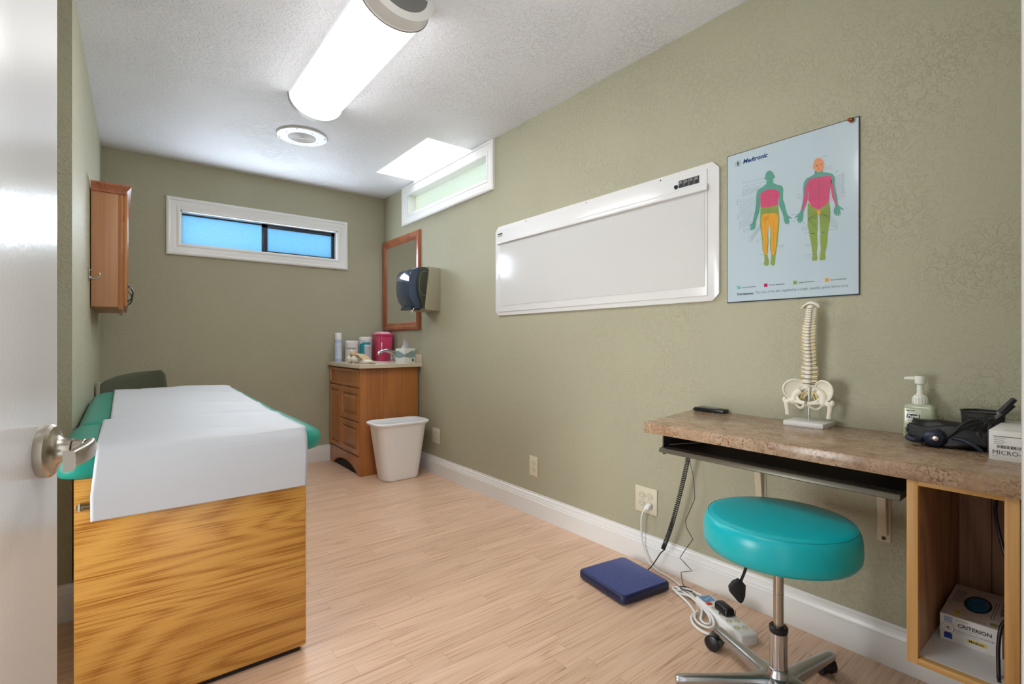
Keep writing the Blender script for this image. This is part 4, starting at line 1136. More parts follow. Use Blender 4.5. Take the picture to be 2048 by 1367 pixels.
b = MB(); b.box(vx - .014, vx, vy0 - .001, vy0 + .018, .15, .852, 'cherry'); b.box(vx - .014, vx, vy1 - .018, vy1, .15, .852, 'cherry'); b.box(vx - .006, vx, vy0, vy1, .15, .852, 'cherry')
b.build('face_frame', t, bevel=.001)


def raised_panel(name, y0, y1, z0, z1, rail, deep=True):
    x = vx - .014
    b = MB()
    def ring(iy, d): return [(x - d, y0 + iy, z0 + iy), (x - d, y1 - iy, z0 + iy), (x - d, y1 - iy, z1 - iy), (x - d, y0 + iy, z1 - iy)]
    lv = [(0, -.006), (0, .004), (.004, .008), (rail - .009, .008), (rail - .006, -.004), (rail - .002, -.010), (rail + .003, -.010)]
    if deep: lv += [(rail + .006, -.002), (rail + .030, .009), (rail + .034, .009)]
    vs = []; fs = []
    for i, d in lv: vs += ring(i, d)
    for j in range(len(lv) - 1):
        for k in range(4): fs.append((j * 4 + k, (j + 1) * 4 + k, (j + 1) * 4 + (k + 1) % 4, j * 4 + (k + 1) % 4))
    L = (len(lv) - 1) * 4; fs += [(L + 3, L + 2, L + 1, L), (0, 1, 2, 3)]
    return b.add(vs, fs, 'cherry').build(name, t, angle=20)


raised_panel('false_drawer_front', vy0 + .020, vy1 - .012, .700, .842, .030, False)
raised_panel('door', 4.222, vy1 - .006, .160, .690, .045)
raised_panel('drawer', vy0 + .010, 4.214, .428, .690, .052)
raised_panel('drawer', vy0 + .010, 4.214, .160, .420, .052)

# counter with moulded basin
t = thing('vanity_top', 'cream cultured marble vanity top with an oval basin and side splash', 'countertop', (1.71, 4.13, .853))
b = MB(); n = 48; ox0, ox1, oy0, oy1 = 1.442, W - .001, 3.745, YB - .001
ecx, ecy = 1.70, 4.13
outer = []; inner = []
for k in range(n):
    a = 2 * math.pi * (k + .5) / n; dx, dy = math.cos(a), math.sin(a)
    s_ = min(((ox1 if dx > 0 else ox0) - ecx) / dx if abs(dx) > 1e-6 else 9, ((oy1 if dy > 0 else oy0) - ecy) / dy if abs(dy) > 1e-6 else 9)
    outer.append([ecx + dx * s_, ecy + dy * s_]); inner.append((ecx + .155 * dx, ecy + .21 * dy))
for q in ((ox0, oy0), (ox1, oy0), (ox1, oy1), (ox0, oy1)):
    k = min(range(n), key=lambda i: (outer[i][0] - q[0]) ** 2 + (outer[i][1] - q[1]) ** 2); outer[k] = list(q)
zT, zB = .885, .853
rings = [[(x, y, zB) for x, y in outer], [(x, y, zT - .004) for x, y in outer], [(ecx + (x - ecx) * .992, ecy + (y - ecy) * .992, zT) for x, y in outer],
         [(x, y, zT) for x, y in inner], [(ecx + (x - ecx) * .93, ecy + (y - ecy) * .93, zT - .012) for x, y in inner],
         [(ecx + (x - ecx) * .85, ecy + (y - ecy) * .85, zT - .06) for x, y in inner], [(ecx + (x - ecx) * .55, ecy + (y - ecy) * .55, zT - .12) for x, y in inner],
         [(ecx + (x - ecx) * .1, ecy + (y - ecy) * .1, zT - .13) for x, y in inner]]
vs = [p for r in rings for p in r]; fs = []
for j in range(len(rings) - 1):
    for k in range(n): fs.append((j * n + k, j * n + (k + 1) % n, (j + 1) * n + (k + 1) % n, (j + 1) * n + k))
fs.append(tuple(range(7 * n, 8 * n)))
b.add(vs, fs, 'counter'); b.build('counter_slab', t, angle=35)
MB().box(W - .022, W - .001, 3.745, YB - .001, zT, .957, 'counter').build('splash', t, bevel=.003)

# faucet
t = thing('faucet', 'chrome two handle faucet at the vanity basin', 'faucet', (1.90, 4.10, zT))
b = MB(); rloft(b, lambda i: rounded(1.872 + i, 1.928 - i, 4.01 + i, 4.19 - i, .025), [(zT, 0), (zT + .012, 0), (zT + .018, .006)], 'chrome'); b.build('base', t)
b = MB(); b.tube(catmull([(1.90, 4.10, zT + .015), (1.895, 4.10, zT + .060), (1.855, 4.10, zT + .095), (1.80, 4.10, zT + .100), (1.755, 4.10, zT + .084), (1.745, 4.10, zT + .062)], 5), [.021] * 5 + [.018] * 10 + [.014] * 11, 'chrome', 14); b.build('spout', t)
for y in (4.035, 4.165):
    b = MB(); b.lathe([(.020, 0), (.018, .026), (.014, .046), (.016, .060), (0, .066)], (1.90, y, zT + .012), 'chrome', 18, cap=False)
    b.tube([(1.90, y, zT + .070), (1.850, y + (y - 4.10) * .3, zT + .092)], [.008, .006], 'chrome', 8); b.build('handle', t)

# spray can
M['can'] = plain('pale_blue_can', rgb(176, 194, 224), .3, coat=.3)
M['canlabel'] = plain('white_blue_label', rgb(206, 216, 236), .35)
t = thing('spray_can', 'tall pale blue spray can with white cap at the left end of the vanity top', 'spray can', (1.505, 4.42, zT))
b = MB(); b.lathe([(0, 0), (.029, 0), (.030, .004), (.030, .190), (.026, .198), (0, .198)], (1.505, 4.42, zT), 'can', 28, cap=False); b.build('can', t)
b = MB(); b.lathe([(.0303, .030), (.0303, .165)], (1.505, 4.42, zT), 'canlabel', 28, cap=False)
for z in (.05, .07, .09, .12, .14): b.lathe([(.0306, z), (.0306, z + .004)], (1.505, 4.42, zT), 'can', 28, cap=False)
b.build('label', t)
b = MB(); b.lathe([(.0285, .196), (.0290, .250), (.026, .256), (0, .256)], (1.505, 4.42, zT), 'white', 28, cap=False); b.box(1.475, 1.492, 4.412, 4.428, zT + .235, zT + .252, 'white'); b.build('cap', t)


def facing(cx, cy):
    """matrix whose local +z looks from (cx,cy) back to the room centre line, x to the right"""
    d = Vector((-cx * .42, -cy * .9, 0)).normalized(); xr = Vector((-d.y, d.x, 0)); 
    return d, xr


def curved_text(mb, body, size, c, r, z, m, a0, spacing=None, bold=0.):
    """lettering wrapped round a cylinder, centred on angle a0"""
    tmp = MB(); tmp.text(body, size, (0, 0), m, align='CENTER', bold=bold)
    vs = [(c[0] + r * math.cos(a0 + v.x / r), c[1] + r * math.sin(a0 + v.x / r), z + v.y) for v in tmp.v]
    mb.add(vs, tmp.f, m)


# wipes tubs
M['teal_label'] = plain('teal_label', rgb(38, 156, 170), .35)
t = thing('wipes_tub', 'white wipes tub with black lettering behind the skeletal foot', 'tub', (1.625, 4.42, zT))
c = (1.625, 4.42)
b = MB(); b.lathe([(0, 0), (.056, 0), (.058, .004), (.058, .155), (0, .157)], (*c, zT), 'white', 36, cap=False); b.build('tub', t)
b = MB(); b.lathe([(.060, .150), (.061, .154), (.061, .180), (.056, .187), (0, .187)], (*c, zT), 'white', 36, cap=False); b.build('lid', t)
b = MB(); curved_text(b, 'CaviWipes', .021, c, .0585, zT + .112, 'ink', math.radians(-112), bold=.0004); b.build('lettering', t, smooth=False)
t = thing('disinfectant_tub', 'white and teal disinfectant wipes tub beside the red sharps container', 'tub', (1.760, 4.435, zT))
c = (1.760, 4.435)
b = MB(); b.lathe([(0, 0), (.056, 0), (.058, .004), (.058, .190), (0, .192)], (*c, zT), 'white', 36, cap=False); b.build('tub', t)
b = MB(); b.lathe([(.060, .186), (.061, .190), (.061, .214), (.056, .222), (0, .222)], (*c, zT), 'white', 36, cap=False); b.build('lid', t)
b = MB()
for a0, a1, z0, z1, mm in ((-170, -118, .012, .150, 'teal_label'), (-118, -60, .150, .172, 'teal_label'), (-118, -60, .020, .135, 'paper')):
    rr = .0585
    b.grid(lambda u, v, a0=a0, a1=a1, z0=z0, z1=z1: (c[0] + rr * math.cos(math.radians(a0 + (a1 - a0) * u)), c[1] + rr * math.sin(math.radians(a0 + (a1 - a0) * u)), zT + z0 + (z1 - z0) * v + (.03 * u * v if z0 == .012 else 0)), 10, 3, mm)
b.build('label', t)

# sharps container
M['sharps'] = plain('translucent_red_plastic', rgb(208, 62, 104), .3, var=.05, coat=.3)
M['sharpslid'] = plain('pale_pink_plastic', rgb(232, 176, 196), .35)
t = thing('sharps_container', 'pink-red translucent sharps container with clear lid on the vanity', 'container', (1.892, 4.36, zT))
b = MB(); rloft(b, lambda i: rounded(1.828 + i, 1.956 - i, 4.25 + i * .8, 4.45 - i * .8, .02), [(zT, .016), (zT + .004, .012), (zT + .235, 0), (zT + .238, .002)], 'sharps'); b.build('body', t)
b = MB(); rloft(b, lambda i: rounded(1.822 + i, 1.960 - i, 4.244 + i, 4.456 - i, .022), [(zT + .234, 0), (zT + .246, 0), (zT + .250, .004)], 'sharps')
rloft(b, lambda i: rounded(1.835 + i, 1.945 - i, 4.27 + i, 4.44 - i, .02), [(zT + .248, 0), (zT + .262, .006), (zT + .270, .02)], 'sharpslid'); b.build('lid', t)
b = MB(); b.add([(1.838, 4.2575, zT + .10), (1.862, 4.2575, zT + .10), (1.862, 4.2535, zT + .17), (1.838, 4.2535, zT + .17)], [(0, 1, 2, 3)], 'white'); b.build('label', t, solid=.001)

# tissue box
M['tissue_box'] = plain('pale_tissue_box_card', rgb(226, 228, 222), .55, var=.02)
M['tissue_wave'] = plain('grey_green_wave_print', rgb(140, 166, 164), .55, var=.1)
tang = math.radians(14)
t = thing('tissue_box', 'cube tissue box with grey-green wave print and a tissue pulled up', 'tissue box', (1.885, 3.865, zT), tang)
q = .058
MB().box(-q, q, -q, q, 0, .120, 'tissue_box').build('carton', t, bevel=.0015, local=True)
b = MB()
wave = [(-q, .052), (-q * .4, .044), (q * .2, .040), (q, .046), (q, .098), (q * .4, .102), (-q * .2, .088), (-q, .070)]
R1 = Matrix(((1, 0, 0, 0), (0, 0, -1, -q - .0006), (0, 1, 0, 0), (0, 0, 0, 1))); R2 = Matrix(((0, 0, -1, -q - .0006), (-1, 0, 0, 0), (0, 1, 0, 0), (0, 0, 0, 1)))
for R in (R1, R2):
    b.xf = R; b.flat(wave if R is R1 else [(-x, z) for x, z in wave], 'tissue_wave')
b.xf = R1; M['green_mark'] = plain('green_seal_print', rgb(28, 112, 72), .5); b.ell((.032, .022), .012, .012, 'green_mark', .0003); b.line((-.05, .033), (.058, .033), .001, 'tissue_wave', .0003)
b.xf = Matrix.Identity(4); b.build('printed_wave', t, smooth=False, local=True)
b = MB()
def tissue(u, v):
    a = 2 * math.pi * u; r = .020 * (1 - v) ** .6 + .004 + .007 * math.sin(a * 3 + v * 4) * (1 - v * .5)
    return (r * math.cos(a) * 1.5 - .012 * v + .004, r * math.sin(a) * .6, .118 + .075 * v * (1 + .12 * math.sin(a * 2)))
b.grid(tissue, 28, 9, 'paper', closed_u=True); b.build('tissue', t, local=True, angle=80)

# skeletal foot model
M['bone_tan'] = plain('tan_bone_resin', rgb(214, 186, 146), .5, var=.14)
t = thing('foot_skeleton_model', 'tan skeletal foot and ankle model lying near the front of the vanity', 'anatomical model', (1.60, 3.96, zT))
b = MB()
P0 = Vector((1.482, 4.100, zT + .012)); P1 = Vector((1.560, 3.765, zT + .010)); D_ = (P1 - P0)
def fp(s_, o_, h_): 
    n_ = Vector((D_.y, -D_.x, 0)).normalized(); p = P0 + D_ * s_ + n_ * o_; return (p.x, p.y, zT + h_ * (1.35 if s_ < .7 else 1))
b.ball(fp(.10, 0, .024), (.034, .042, .032), 'bone', 14, 10); b.ball(fp(.30, 0, .024), (.038, .050, .032), 'bone', 14, 10); b.ball(fp(.20, 0, .052), (.028, .036, .030), 'bone_tan', 12, 8)
b.tube([fp(.14, 0, .055), fp(.12, .004, .082)], [.017, .012], 'bone', 10); b.tube([fp(.26, -.01, .05), fp(.27, -.012, .074)], [.010, .006], 'bone_tan', 8)
b.build('ankle', t)
b = MB()
for k, o_ in enumerate((-.030, -.015, 0, .015, .030)):
    b.tube(catmull([fp(.36, o_ * .6, .052), fp(.52, o_ * .9, .050), fp(.68, o_, .034), fp(.74, o_, .030)], 4), [.011, .009, .008, .007, .007, .007, .007, .0075, .008, .007, .007, .008, .008], 'bone_tan', 8)
    b.tube([fp(.75, o_, .028), fp(.80, o_, .024), fp(.87, o_, .016)], [.007, .0045, .0065], 'bone', 8)
    b.tube([fp(.88, o_, .015), fp(.92, o_, .011), fp(.98 - abs(k - 1) * .02, o_, .008)], [.0065, .004, .006], 'bone_tan', 8)
b.build('toes', t)
# folded card under the foot
o = MB().box(1.575, 1.685, 3.765, 3.885, zT, zT + .0022, 'paper').build('paper_slip'); tag(o, 'small white paper slip on the front corner of the vanity top', 'paper')
o = MB().box(1.530, 1.580, 3.775, 3.787, zT, zT + .006, 'teal_label').build('teal_strip', bevel=.001); tag(o, 'tiny teal strip lying at the front corner of the vanity top', 'strip')

# wastebasket
t = thing('wastebasket', 'white plastic rectangular wastebasket in front of the sink vanity', 'wastebasket', (1.69, 3.585, 0))
M['binwhite'] = plain('bright_white_polyethylene', rgb(244, 244, 246), .38, var=.005)
b = MB()
bo = lambda i: rounded(1.468 + i * 1.12, 1.918 - i * 1.12, 3.455 + i * .65, 3.740 - i * .65, .085 - i * .3, 8)
rloft(b, bo, [(0, .078), (.006, .072), (.02, .068), (.412, .020), (.420, .016), (.428, .002), (.436, -.003), (.443, -.002), (.447, .004), (.446, .014), (.440, .021), (.40, .025), (.012, .076)], 'binwhite', cap=False)
n = len(bo(0)); b.f.append(list(range(n))[::-1]); b.mi.append(0); L = len(b.v) - n; b.f.append(list(range(L, L + n))); b.mi.append(0)
b.build('bin_body', t, angle=60)


# ================================================================== WALL OUTLETS
def outlet(y0, y1, z0, z1, gang, label):
    t = thing('wall_outlet', label, 'outlet', (W, (y0 + y1) / 2, z0), group='electrical outlets along the right wall')
    b = MB(); b.box(W - .006, W - .0005, y0, y1, z0, z1, 'cream'); b.build('cover_plate', t, bevel=.0025)
    cy_ = (y0 + y1) / 2; cz_ = (z0 + z1) / 2
    for g in ([0] if gang == 1 else [-.021, .021]):
        for dz in (-.0195, .0195):
            b = MB()
            b.xf = Matrix(((0, 0, -1, W - .006), (-1, 0, 0, cy_ + g), (0, 1, 0, cz_ + dz), (0, 0, 0, 1)))
            pl = [(.0165 * max(-.86, min(.86, math.cos(a))) , .0145 * math.sin(a)) for a in [2 * math.pi * k / 24 for k in range(24)]]
            b.prism(pl, 'z', 0, .0015, 'cream')
            for x_, hh in ((-.0062, .0042), (.0062, .0036)): b.flat([(x_ - .0011, -.001), (x_ + .0011, -.001), (x_ + .0011, hh * 1.7), (x_ - .0011, hh * 1.7)], 'ink', .0017)
            b.ell((0, -.0075), .0024, .0024, 'ink', .0017, 12)
            b.ell((0, 0), .0178, .0158, 'grey', .0001, 24)
            b.build('receptacle', t, smooth=False)
    return t


outlet(1.408, 1.532, .238, .362, 2, 'cream double wall outlet with a white cord plugged in near the desk')
outlet(2.262, 2.338, .238, .360, 1, 'cream single wall outlet on the right wall midway along the baseboard')
outlet(3.447, 3.566, .247, .367, 2, 'cream double wall outlet beside the wastebasket')

# ================================================================== DESK
def stone():
    m = N('brown_stone_laminate')
    o = m.obj()
    a = m.noise(o, 18, 4, .6, .6); c = m.noise(o, 130, 3, .65, .8)
    base = m.ramp(a, [(.30, rgb(146, 114, 90)), (.52, rgb(174, 147, 122)), (.72, rgb(188, 166, 142))])
    sp = m.ramp(c, [(.40, (1, 1, 1, 1)), (.50, (0, 0, 0, 1))])
    pa = m.ramp(m.noise(o, 9, 2), [(.40, (0, 0, 0, 1)), (.62, (1, 1, 1, 1))])
    f = m.math('MULTIPLY', m.math('MULTIPLY', sp, .75), m.math('ADD', .25, pa))
    col = m.mix(f, base, rgb(120, 82, 52))
    gl = m.ramp(m.noise(o, 60, 2), [(.62, (0, 0, 0, 1)), (.70, (1, 1, 1, 1))])
    col = m.mix(m.math('MULTIPLY', gl, .35), col, rgb(206, 168, 110))
    m.set(color=col, rough=.24, spec=.5)
    return m.m


M['stone'] = stone()
ZD = .765
t = MB().prism([(1.511, 1.132), (1.489, .055), (W - .001, .055), (W - .001, 1.212)], 'z', .727, ZD, 'stone').build('desk_top', bevel=.0015)
tag(t, 'brown stone-patterned laminate desk top fixed along the right wall', 'desk top')


def bracket(y, label):
    t = thing('shelf_bracket', label, 'bracket', (W, y, .40), group='cream brackets under the desk')
    b = MB(); b.box(W - .005, W - .0005, y - .019, y + .019, .400, .727, 'creamm')
    b.prism([(W - .004, .425), (W - .020, .425), (W - .052, .70), (W - .30, .715), (W - .33, .727), (W - .004, .727)], 'y', y - .0125, y + .0125, 'creamm')
    b.build('arm', t, bevel=.003)
    b = MB(); b.lathe([(0, 0), (.006, 0), (.006, .002), (0, .002)], (W - .0075, y, .412), 'ink', 14, 'x', cap=False); b.build('screw_hole', t)


bracket(.925, 'cream metal shelf bracket behind the teal stool seat, farther from the shelf box')
bracket(.524, 'cream metal shelf bracket under the desk right beside the open wooden shelf box')

# keyboard tray
M['traygrey'] = plain('warm_grey_painted_steel', rgb(112, 106, 92), .35, .35)
M['traydark'] = plain('dark_tray_underside', rgb(34, 28, 28), .55)
t = thing('keyboard_tray', 'long grey metal keyboard tray slung under the desk top', 'keyboard tray', (1.72, .75, .655))
b = MB()
prof = [(1.840, .668), (1.568, .668), (1.562, .6715), (1.556, .670), (1.552, .656), (1.556, .6535), (1.840, .659)]
b.prism(prof, 'y', .378, 1.098, 'traygrey'); o = b.build('tray', t, bevel=.0008)
MB().box(1.60, 1.84, .385, 1.09, .668, .6695, 'traydark').build('liner', t)
for y in (.352, 1.098):
    s_ = 1 if y < .7 else -1
    b = MB(); b.box(1.590, 1.930, y + .004, y + .010, .640, .7265, 'blackm'); b.box(1.590, 1.930, y + .010, y + .020, .712, .7265, 'blackm'); b.box(1.60, 1.90, y + .010, y + .016, .672, .684, 'steel'); b.build('side_rail', t, bevel=.001)
    b = MB(); b.tube([(1.612, y + .010, .660), (1.612, y + .022, .660)], .009, 'black', 14); b.build('slide_roller', t)
b = MB(); b.tube([(1.60, 1.085, .678), (1.80, .90, .700)], .0018, 'steel', 6); b.build('support_wire', t)

# open shelf box under the desk
t = thing('shelf_box', 'open pine and plywood shelf box hung under the near end of the desk', 'shelf', (1.74, .255, .285))
cx0, cx1, cy0, cy1, cz0, cz1 = 1.500, 1.965, .158, .352, .285, .726
b = MB(); b.box(cx0 + .02, cx1, cy1 - .019, cy1, cz0, cz1, 'ply'); b.build('side_board', t)
b = MB(); b.box(cx0 + .02, cx1, cy0, cy0 + .019, cz0, cz1, 'ply'); b.build('side_board', t)
b = MB(); b.box(cx1 - .008, cx1, cy0 + .019, cy1 - .019, cz0, cz1, 'ply'); b.box(cx1 - .0086, cx1 - .008, .262, .2635, cz0 + .02, cz1, 'shade_joint'); b.build('back_board', t, smooth=False)
b = MB(); b.box(cx0 + .02, cx1 - .008, cy0 + .019, cy1 - .019, cz0, cz0 + .016, 'trimg'); b.build('bottom_board', t)
for y0, y1 in ((cy1 - .022, cy1), (cy0, cy0 + .024)):
    MB().box(cx0, cx0 + .02, y0, y1, cz0, cz1, 'pine').build('front_post', t, bevel=.001)
M['piney'] = wood('pine_rail', rgb(216, 172, 106), rgb(196, 146, 80), 'y', 'z', .8, 9, 5, .4, .45)
MB().box(cx0, cx0 + .02, cy0 + .024, cy1 - .022, cz0, cz0 + .015, 'piney').build('front_rail', t, bevel=.001)
MB().box(cx0, cx0 + .02, cy0 + .024, cy1 - .022, cz1 - .011, cz1, 'piney').build('front_rail', t, bevel=.001)

# glove box in the shelf
M['gloveblue'] = plain('blue_nitrile', rgb(20, 110, 160), .3, var=.25, bump=.001, bscale=60)
M['carton'] = plain('white_carton', rgb(232, 230, 226), .45, var=.01)
M['cartonpk'] = plain('pinkish_carton_top', rgb(212, 198, 192), .45, var=.02)
M['yellow'] = plain('yellow_print', rgb(226, 204, 96), .5)
M['dblue'] = plain('royal_blue_print', rgb(36, 60, 160), .5)
M['lblue'] = plain('light_blue_print', rgb(168, 184, 220), .5)
t = thing('glove_box', 'white carton of blue medium exam gloves inside the open shelf box', 'box', (1.765, .266, .301), math.radians(2))
gx0, gx1, gy0, gy1, gh = -.115, .115, -.058, .056, .066
MB().box(gx0, gx1, gy0, gy1, 0, gh, 'carton').build('carton', t, bevel=.0008, local=True)
b = MB(); b.xf = Matrix(((0, 1, 0, gx0), (-1, 0, 0, gy1), (0, 0, 1, gh + .0004), (0, 0, 0, 1)))   # local x -> -y, local y -> +x
b.flat([(.001, .001), (.113, .001), (.113, .229), (.001, .229)], 'cartonpk')
b.ell((.058, .120), .027, .058, 'ink', .0002, 28)
for k in range(6): b.line((.010 + .0035 * k, .10), (.010 + .0035 * k, .19), .0010, 'ptgrey', .0003)
for x_ in (.089, .094): b.line((x_, .05), (x_, .17), .0013, 'ptgrey', .0003)
b.text('CRITERION', .0135, (.102, .182), 'ink', .0004, rot=-R90, bold=.0003, sx=1.35)
b.flat([(.024, .012), (.034, .012), (.034, .046), (.024, .046)], 'yellow', .0003)
b.text('Med', .008, (.027, .040), 'ink', .0004, rot=-R90)
b.ell((.098, .022), .008, .010, 'ptgreen', .0003)
b.line((.05, .014), (.085, .014), .002, 'ptgrey', .0003)
b.build('top_print', t, smooth=False, local=True)
b = MB(); b.ell((0, 0), 1, 1, 'gloveblue')
b = MB(); b.ball((gx0 + .120, gy1 - .058, gh - .004), (.055, .0255, .010), 'gloveblue', 24, 8); b.tube(catmull([(.0, .01, gh + .002), (.02, 0, gh + .006), (.03, -.01, gh + .004)], 4), .005, 'gloveblue', 8)
b.build('glove', t, local=True)
b = MB(); b.xf = Matrix(((0, 0, -1, gx0 - .0004), (-1, 0, 0, gy1), (0, 1, 0, 0), (0, 0, 0, 1)))
b.text('CRITERION', .0125, (.034, .043), 'ink', .0002, bold=.0003, sx=.98)
b.text('NITRILE EXAMINATION GLOVES', .0052, (.026, .031), 'ptgrey', .0002)
b.text('powder-free', .004, (.052, .038), 'ptgrey', .0002); b.text('fingertip textured, latex-free', .0036, (.030, .0265), 'ptgrey', .0002)
b.flat([(.052, .013), (.088, .013), (.088, .022), (.052, .022)], 'yellow', .0001); b.text('Medium', .0085, (.055, .0145), 'ink', .0003, bold=.0002)
b.flat([(.008, .048), (.024, .048), (.024, .062), (.008, .062)], 'lblue', .0001)
b.flat([(.008, .007), (.024, .007), (.024, .020), (.020, .0225), (.016, .0235), (.012, .0225), (.008, .020)], 'dblue', .0001)
b.ell((.016, .034), .0125, .0125, 'ptgrey', .0001); b.ell((.016, .034), .0116, .0116, 'carton', .0002); b.ell((.016, .034), .0072, .0072, 'ptgrey', .0003); b.ell((.016, .034), .0066, .0066, 'carton', .0004)
b.flat([(.013, .031), (.019, .031), (.019, .037), (.013, .037)], 'ink', .0005); b.line((.0135, .0325), (.0185, .0355), .0012, 'carton', .0006)
b.text('HENRY SCHEIN', .0034, (.030, .058), 'ptgrey', .0002)
b.build('front_print', t, smooth=False, local=True)

# black cable hanging through the shelf box
b = MB(); b.tube(catmull([(1.66, .212, .727), (1.655, .213, .690), (1.640, .214, .655), (1.62, .205, .610), (1.605, .192, .560), (1.600, .182, .52), (1.598, .180, .47), (1.592, .184, .435), (1.580, .196, .41), (1.570, .200, .37), (1.562, .199, .33), (1.552, .197, .302), (1.535, .194, .3015)], 6), .0038, 'black', 10)
o = b.build('power_cable'); tag(o, 'thick black cable hanging inside the open shelf box in front of the glove box', 'cable')

# ------------------------------------------------------------------ things on the desk
# spine model
t = thing('spine_model', 'white plastic spine and pelvis model on a square stand on the desk', 'anatomical model', (1.912, .726, ZD))
sx_, sy_ = 1.912, .726
b = MB(); b.box(1.856, 1.970, .662, .790, ZD, ZD + .016, 'white'); b.build('stand_base', t, bevel=.0012)
b = MB(); b.tube([(sx_, sy_, ZD + .012), (sx_, sy_, .905)], .0032, 'chrome', 12); b.build('rod', t)


def spine_pt(f):
    """f 0 (sacrum) .. 1 (top)"""
    z = .895 + f * .283
    x = sx_ + .012 * math.sin(f * math.pi * 2.1 + .3) - .006
    y = sy_ + .008 * (1 - f) ** 2 - .004 * f
    return Vector((x, y, z))


vb = MB(); dk = MB(); nv = MB()
NV = 24; zacc = 0; hs = [1.45 - .85 * (k / 23) ** .8 for k in range(24)]; tot = sum(hs)
for k in range(24):
    f0 = zacc / tot; zacc += hs[k]; f1 = zacc / tot; fm = (f0 + f1) / 2
    p = spine_pt(fm); r = .0135 - .0055 * fm ** .7; h = (f1 - f0) * .283
    vb.lathe([(0, -h * .40), (r, -h * .40), (r * .86, 0), (r, h * .40), (0, h * .40)], p, 'bone', 14, cap=False, sx=.85)
    dk.lathe([(0, h * .38), (r * .92, h * .38), (r * .92, h * .62), (0, h * .62)], p, 'grey' if k else 'grey', 12, cap=False, sx=.85)
    tw = (.026 if k < 5 else .020 if k < 17 else .015)
    for s_ in (-1, 1):
        vb.tube([p + Vector((.004, s_ * r * .7, 0)), p + Vector((.010, s_ * tw, .001 + (.002 if k > 4 else 0)))], [.0046, .0036], 'bone', 8)
        if k > 0: nv.tube([p + Vector((.006, s_ * r * .8, -h * .45)), p + Vector((.006, s_ * (tw + .001), -h * .45)), p + Vector((.004, s_ * (tw + .005), -h * .62))], [.0020, .0016, .0011], 'nerve', 6)
    vb.tube([p + Vector((.006, 0, 0)), p + Vector((.020 if k < 18 else .014, 0, -.006))], [.003, .0022], 'bone', 6)
vb.build('vertebrae', t, angle=35); dk.build('discs', t, angle=35); nv.build('nerves', t)
b = MB(); tp = spine_pt(1.0)
b.grid(lambda u, v: (tp.x + .004 + .022 * (v - .3) , tp.y + (u - .5) * .056, tp.z + .016 - .030 * (u - .5) ** 2 * 4 * .55 + .007 * math.sin(v * 3.1)), 14, 6, 'bone')
b.build('occipital_plate', t, solid=.004)
b = MB(); b.ball((tp.x, tp.y, tp.z + .006), (.009, .011, .007), 'bone', 12, 8); b.build('atlas', t)
# pelvis: concave iliac wings, brim ring, pubis and ischium loops, sacrum
b = MB()
for s_ in (-1, 1):
    def wing(ph, rho, off=0., s_=s_):
        cy, cz = math.cos(ph), math.sin(ph)
        ry = .033 * (1 + .10 * math.cos(ph - .9)); rz = .036
        return Vector((sx_ - .004 + .012 * (1 - rho * rho) - .016 * rho * cy + off, sy_ + s_ * (.045 + ry * rho * cy), .888 + rz * rho * cz))
    for off in (0., .0045):
        b.grid(lambda u, v, off=off: wing(2 * math.pi * u, .02 + .98 * v, off), 30, 8, 'bone', flip=(off > 0) ^ (s_ < 0), closed_u=True)
    b.tube([wing(2 * math.pi * k / 30, 1.0, .002) for k in range(30)], .0040, 'bone', 8, True)
    ac = (sx_ - .008, sy_ + s_ * .048, .850)
    b.ball(ac, (.013, .0145, .015), 'bone', 14, 10)
    b.tube(catmull([(sx_ + .004, sy_ + s_ * .030, .885), (sx_ - .004, sy_ + s_ * .046, .868), ac], 4), [.012] * 4 + [.011] * 5, 'bone', 10)
    b.tube(catmull([(sx_ + .010, sy_ + s_ * .014, .898), (sx_ + .004, sy_ + s_ * .034, .884), (sx_ - .006, sy_ + s_ * .037, .864), (sx_ - .018, sy_ + s_ * .024, .850), (sx_ - .025, sy_ + s_ * .004, .846)], 6), .0050, 'bone', 10)
    b.tube(catmull([ac, (sx_ - .018, sy_ + s_ * .032, .846), (sx_ - .026, sy_ + s_ * .004, .843)], 5), .0050, 'bone', 8)
    b.tube(catmull([(sx_ - .006, sy_ + s_ * .044, .844), (sx_ - .004, sy_ + s_ * .038, .832), (sx_ - .008, sy_ + s_ * .026, .825), (sx_ - .018, sy_ + s_ * .014, .831), (sx_ - .025, sy_ + s_ * .005, .840)], 5), .0048, 'bone', 8)
b.prism([(sy_ - .018, .900), (sy_ + .018, .900), (sy_ + .012, .880), (sy_ + .004, .858), (sy_ - .004, .858), (sy_ - .012, .880)], 'x', sx_ + .008, sx_ + .018, 'bone')
b.build('pelvis', t, angle=60)
b = MB()
for s_ in (-1, 1):
    b.tube(catmull([(sx_ + .004, sy_ + s_ * .008, .885), (sx_ + .002, sy_ + s_ * .020, .878), (sx_, sy_ + s_ * .026, .864), (sx_, sy_ + s_ * .030, .850)], 4), .0026, 'nerve', 6)
    b.tube(catmull([(sx_ + .004, sy_ + s_ * .006, .874), (sx_ + .002, sy_ + s_ * .014, .866), (sx_, sy_ + s_ * .018, .856)], 4), .0022, 'nerve', 6)
b.build('sacral_nerves', t)
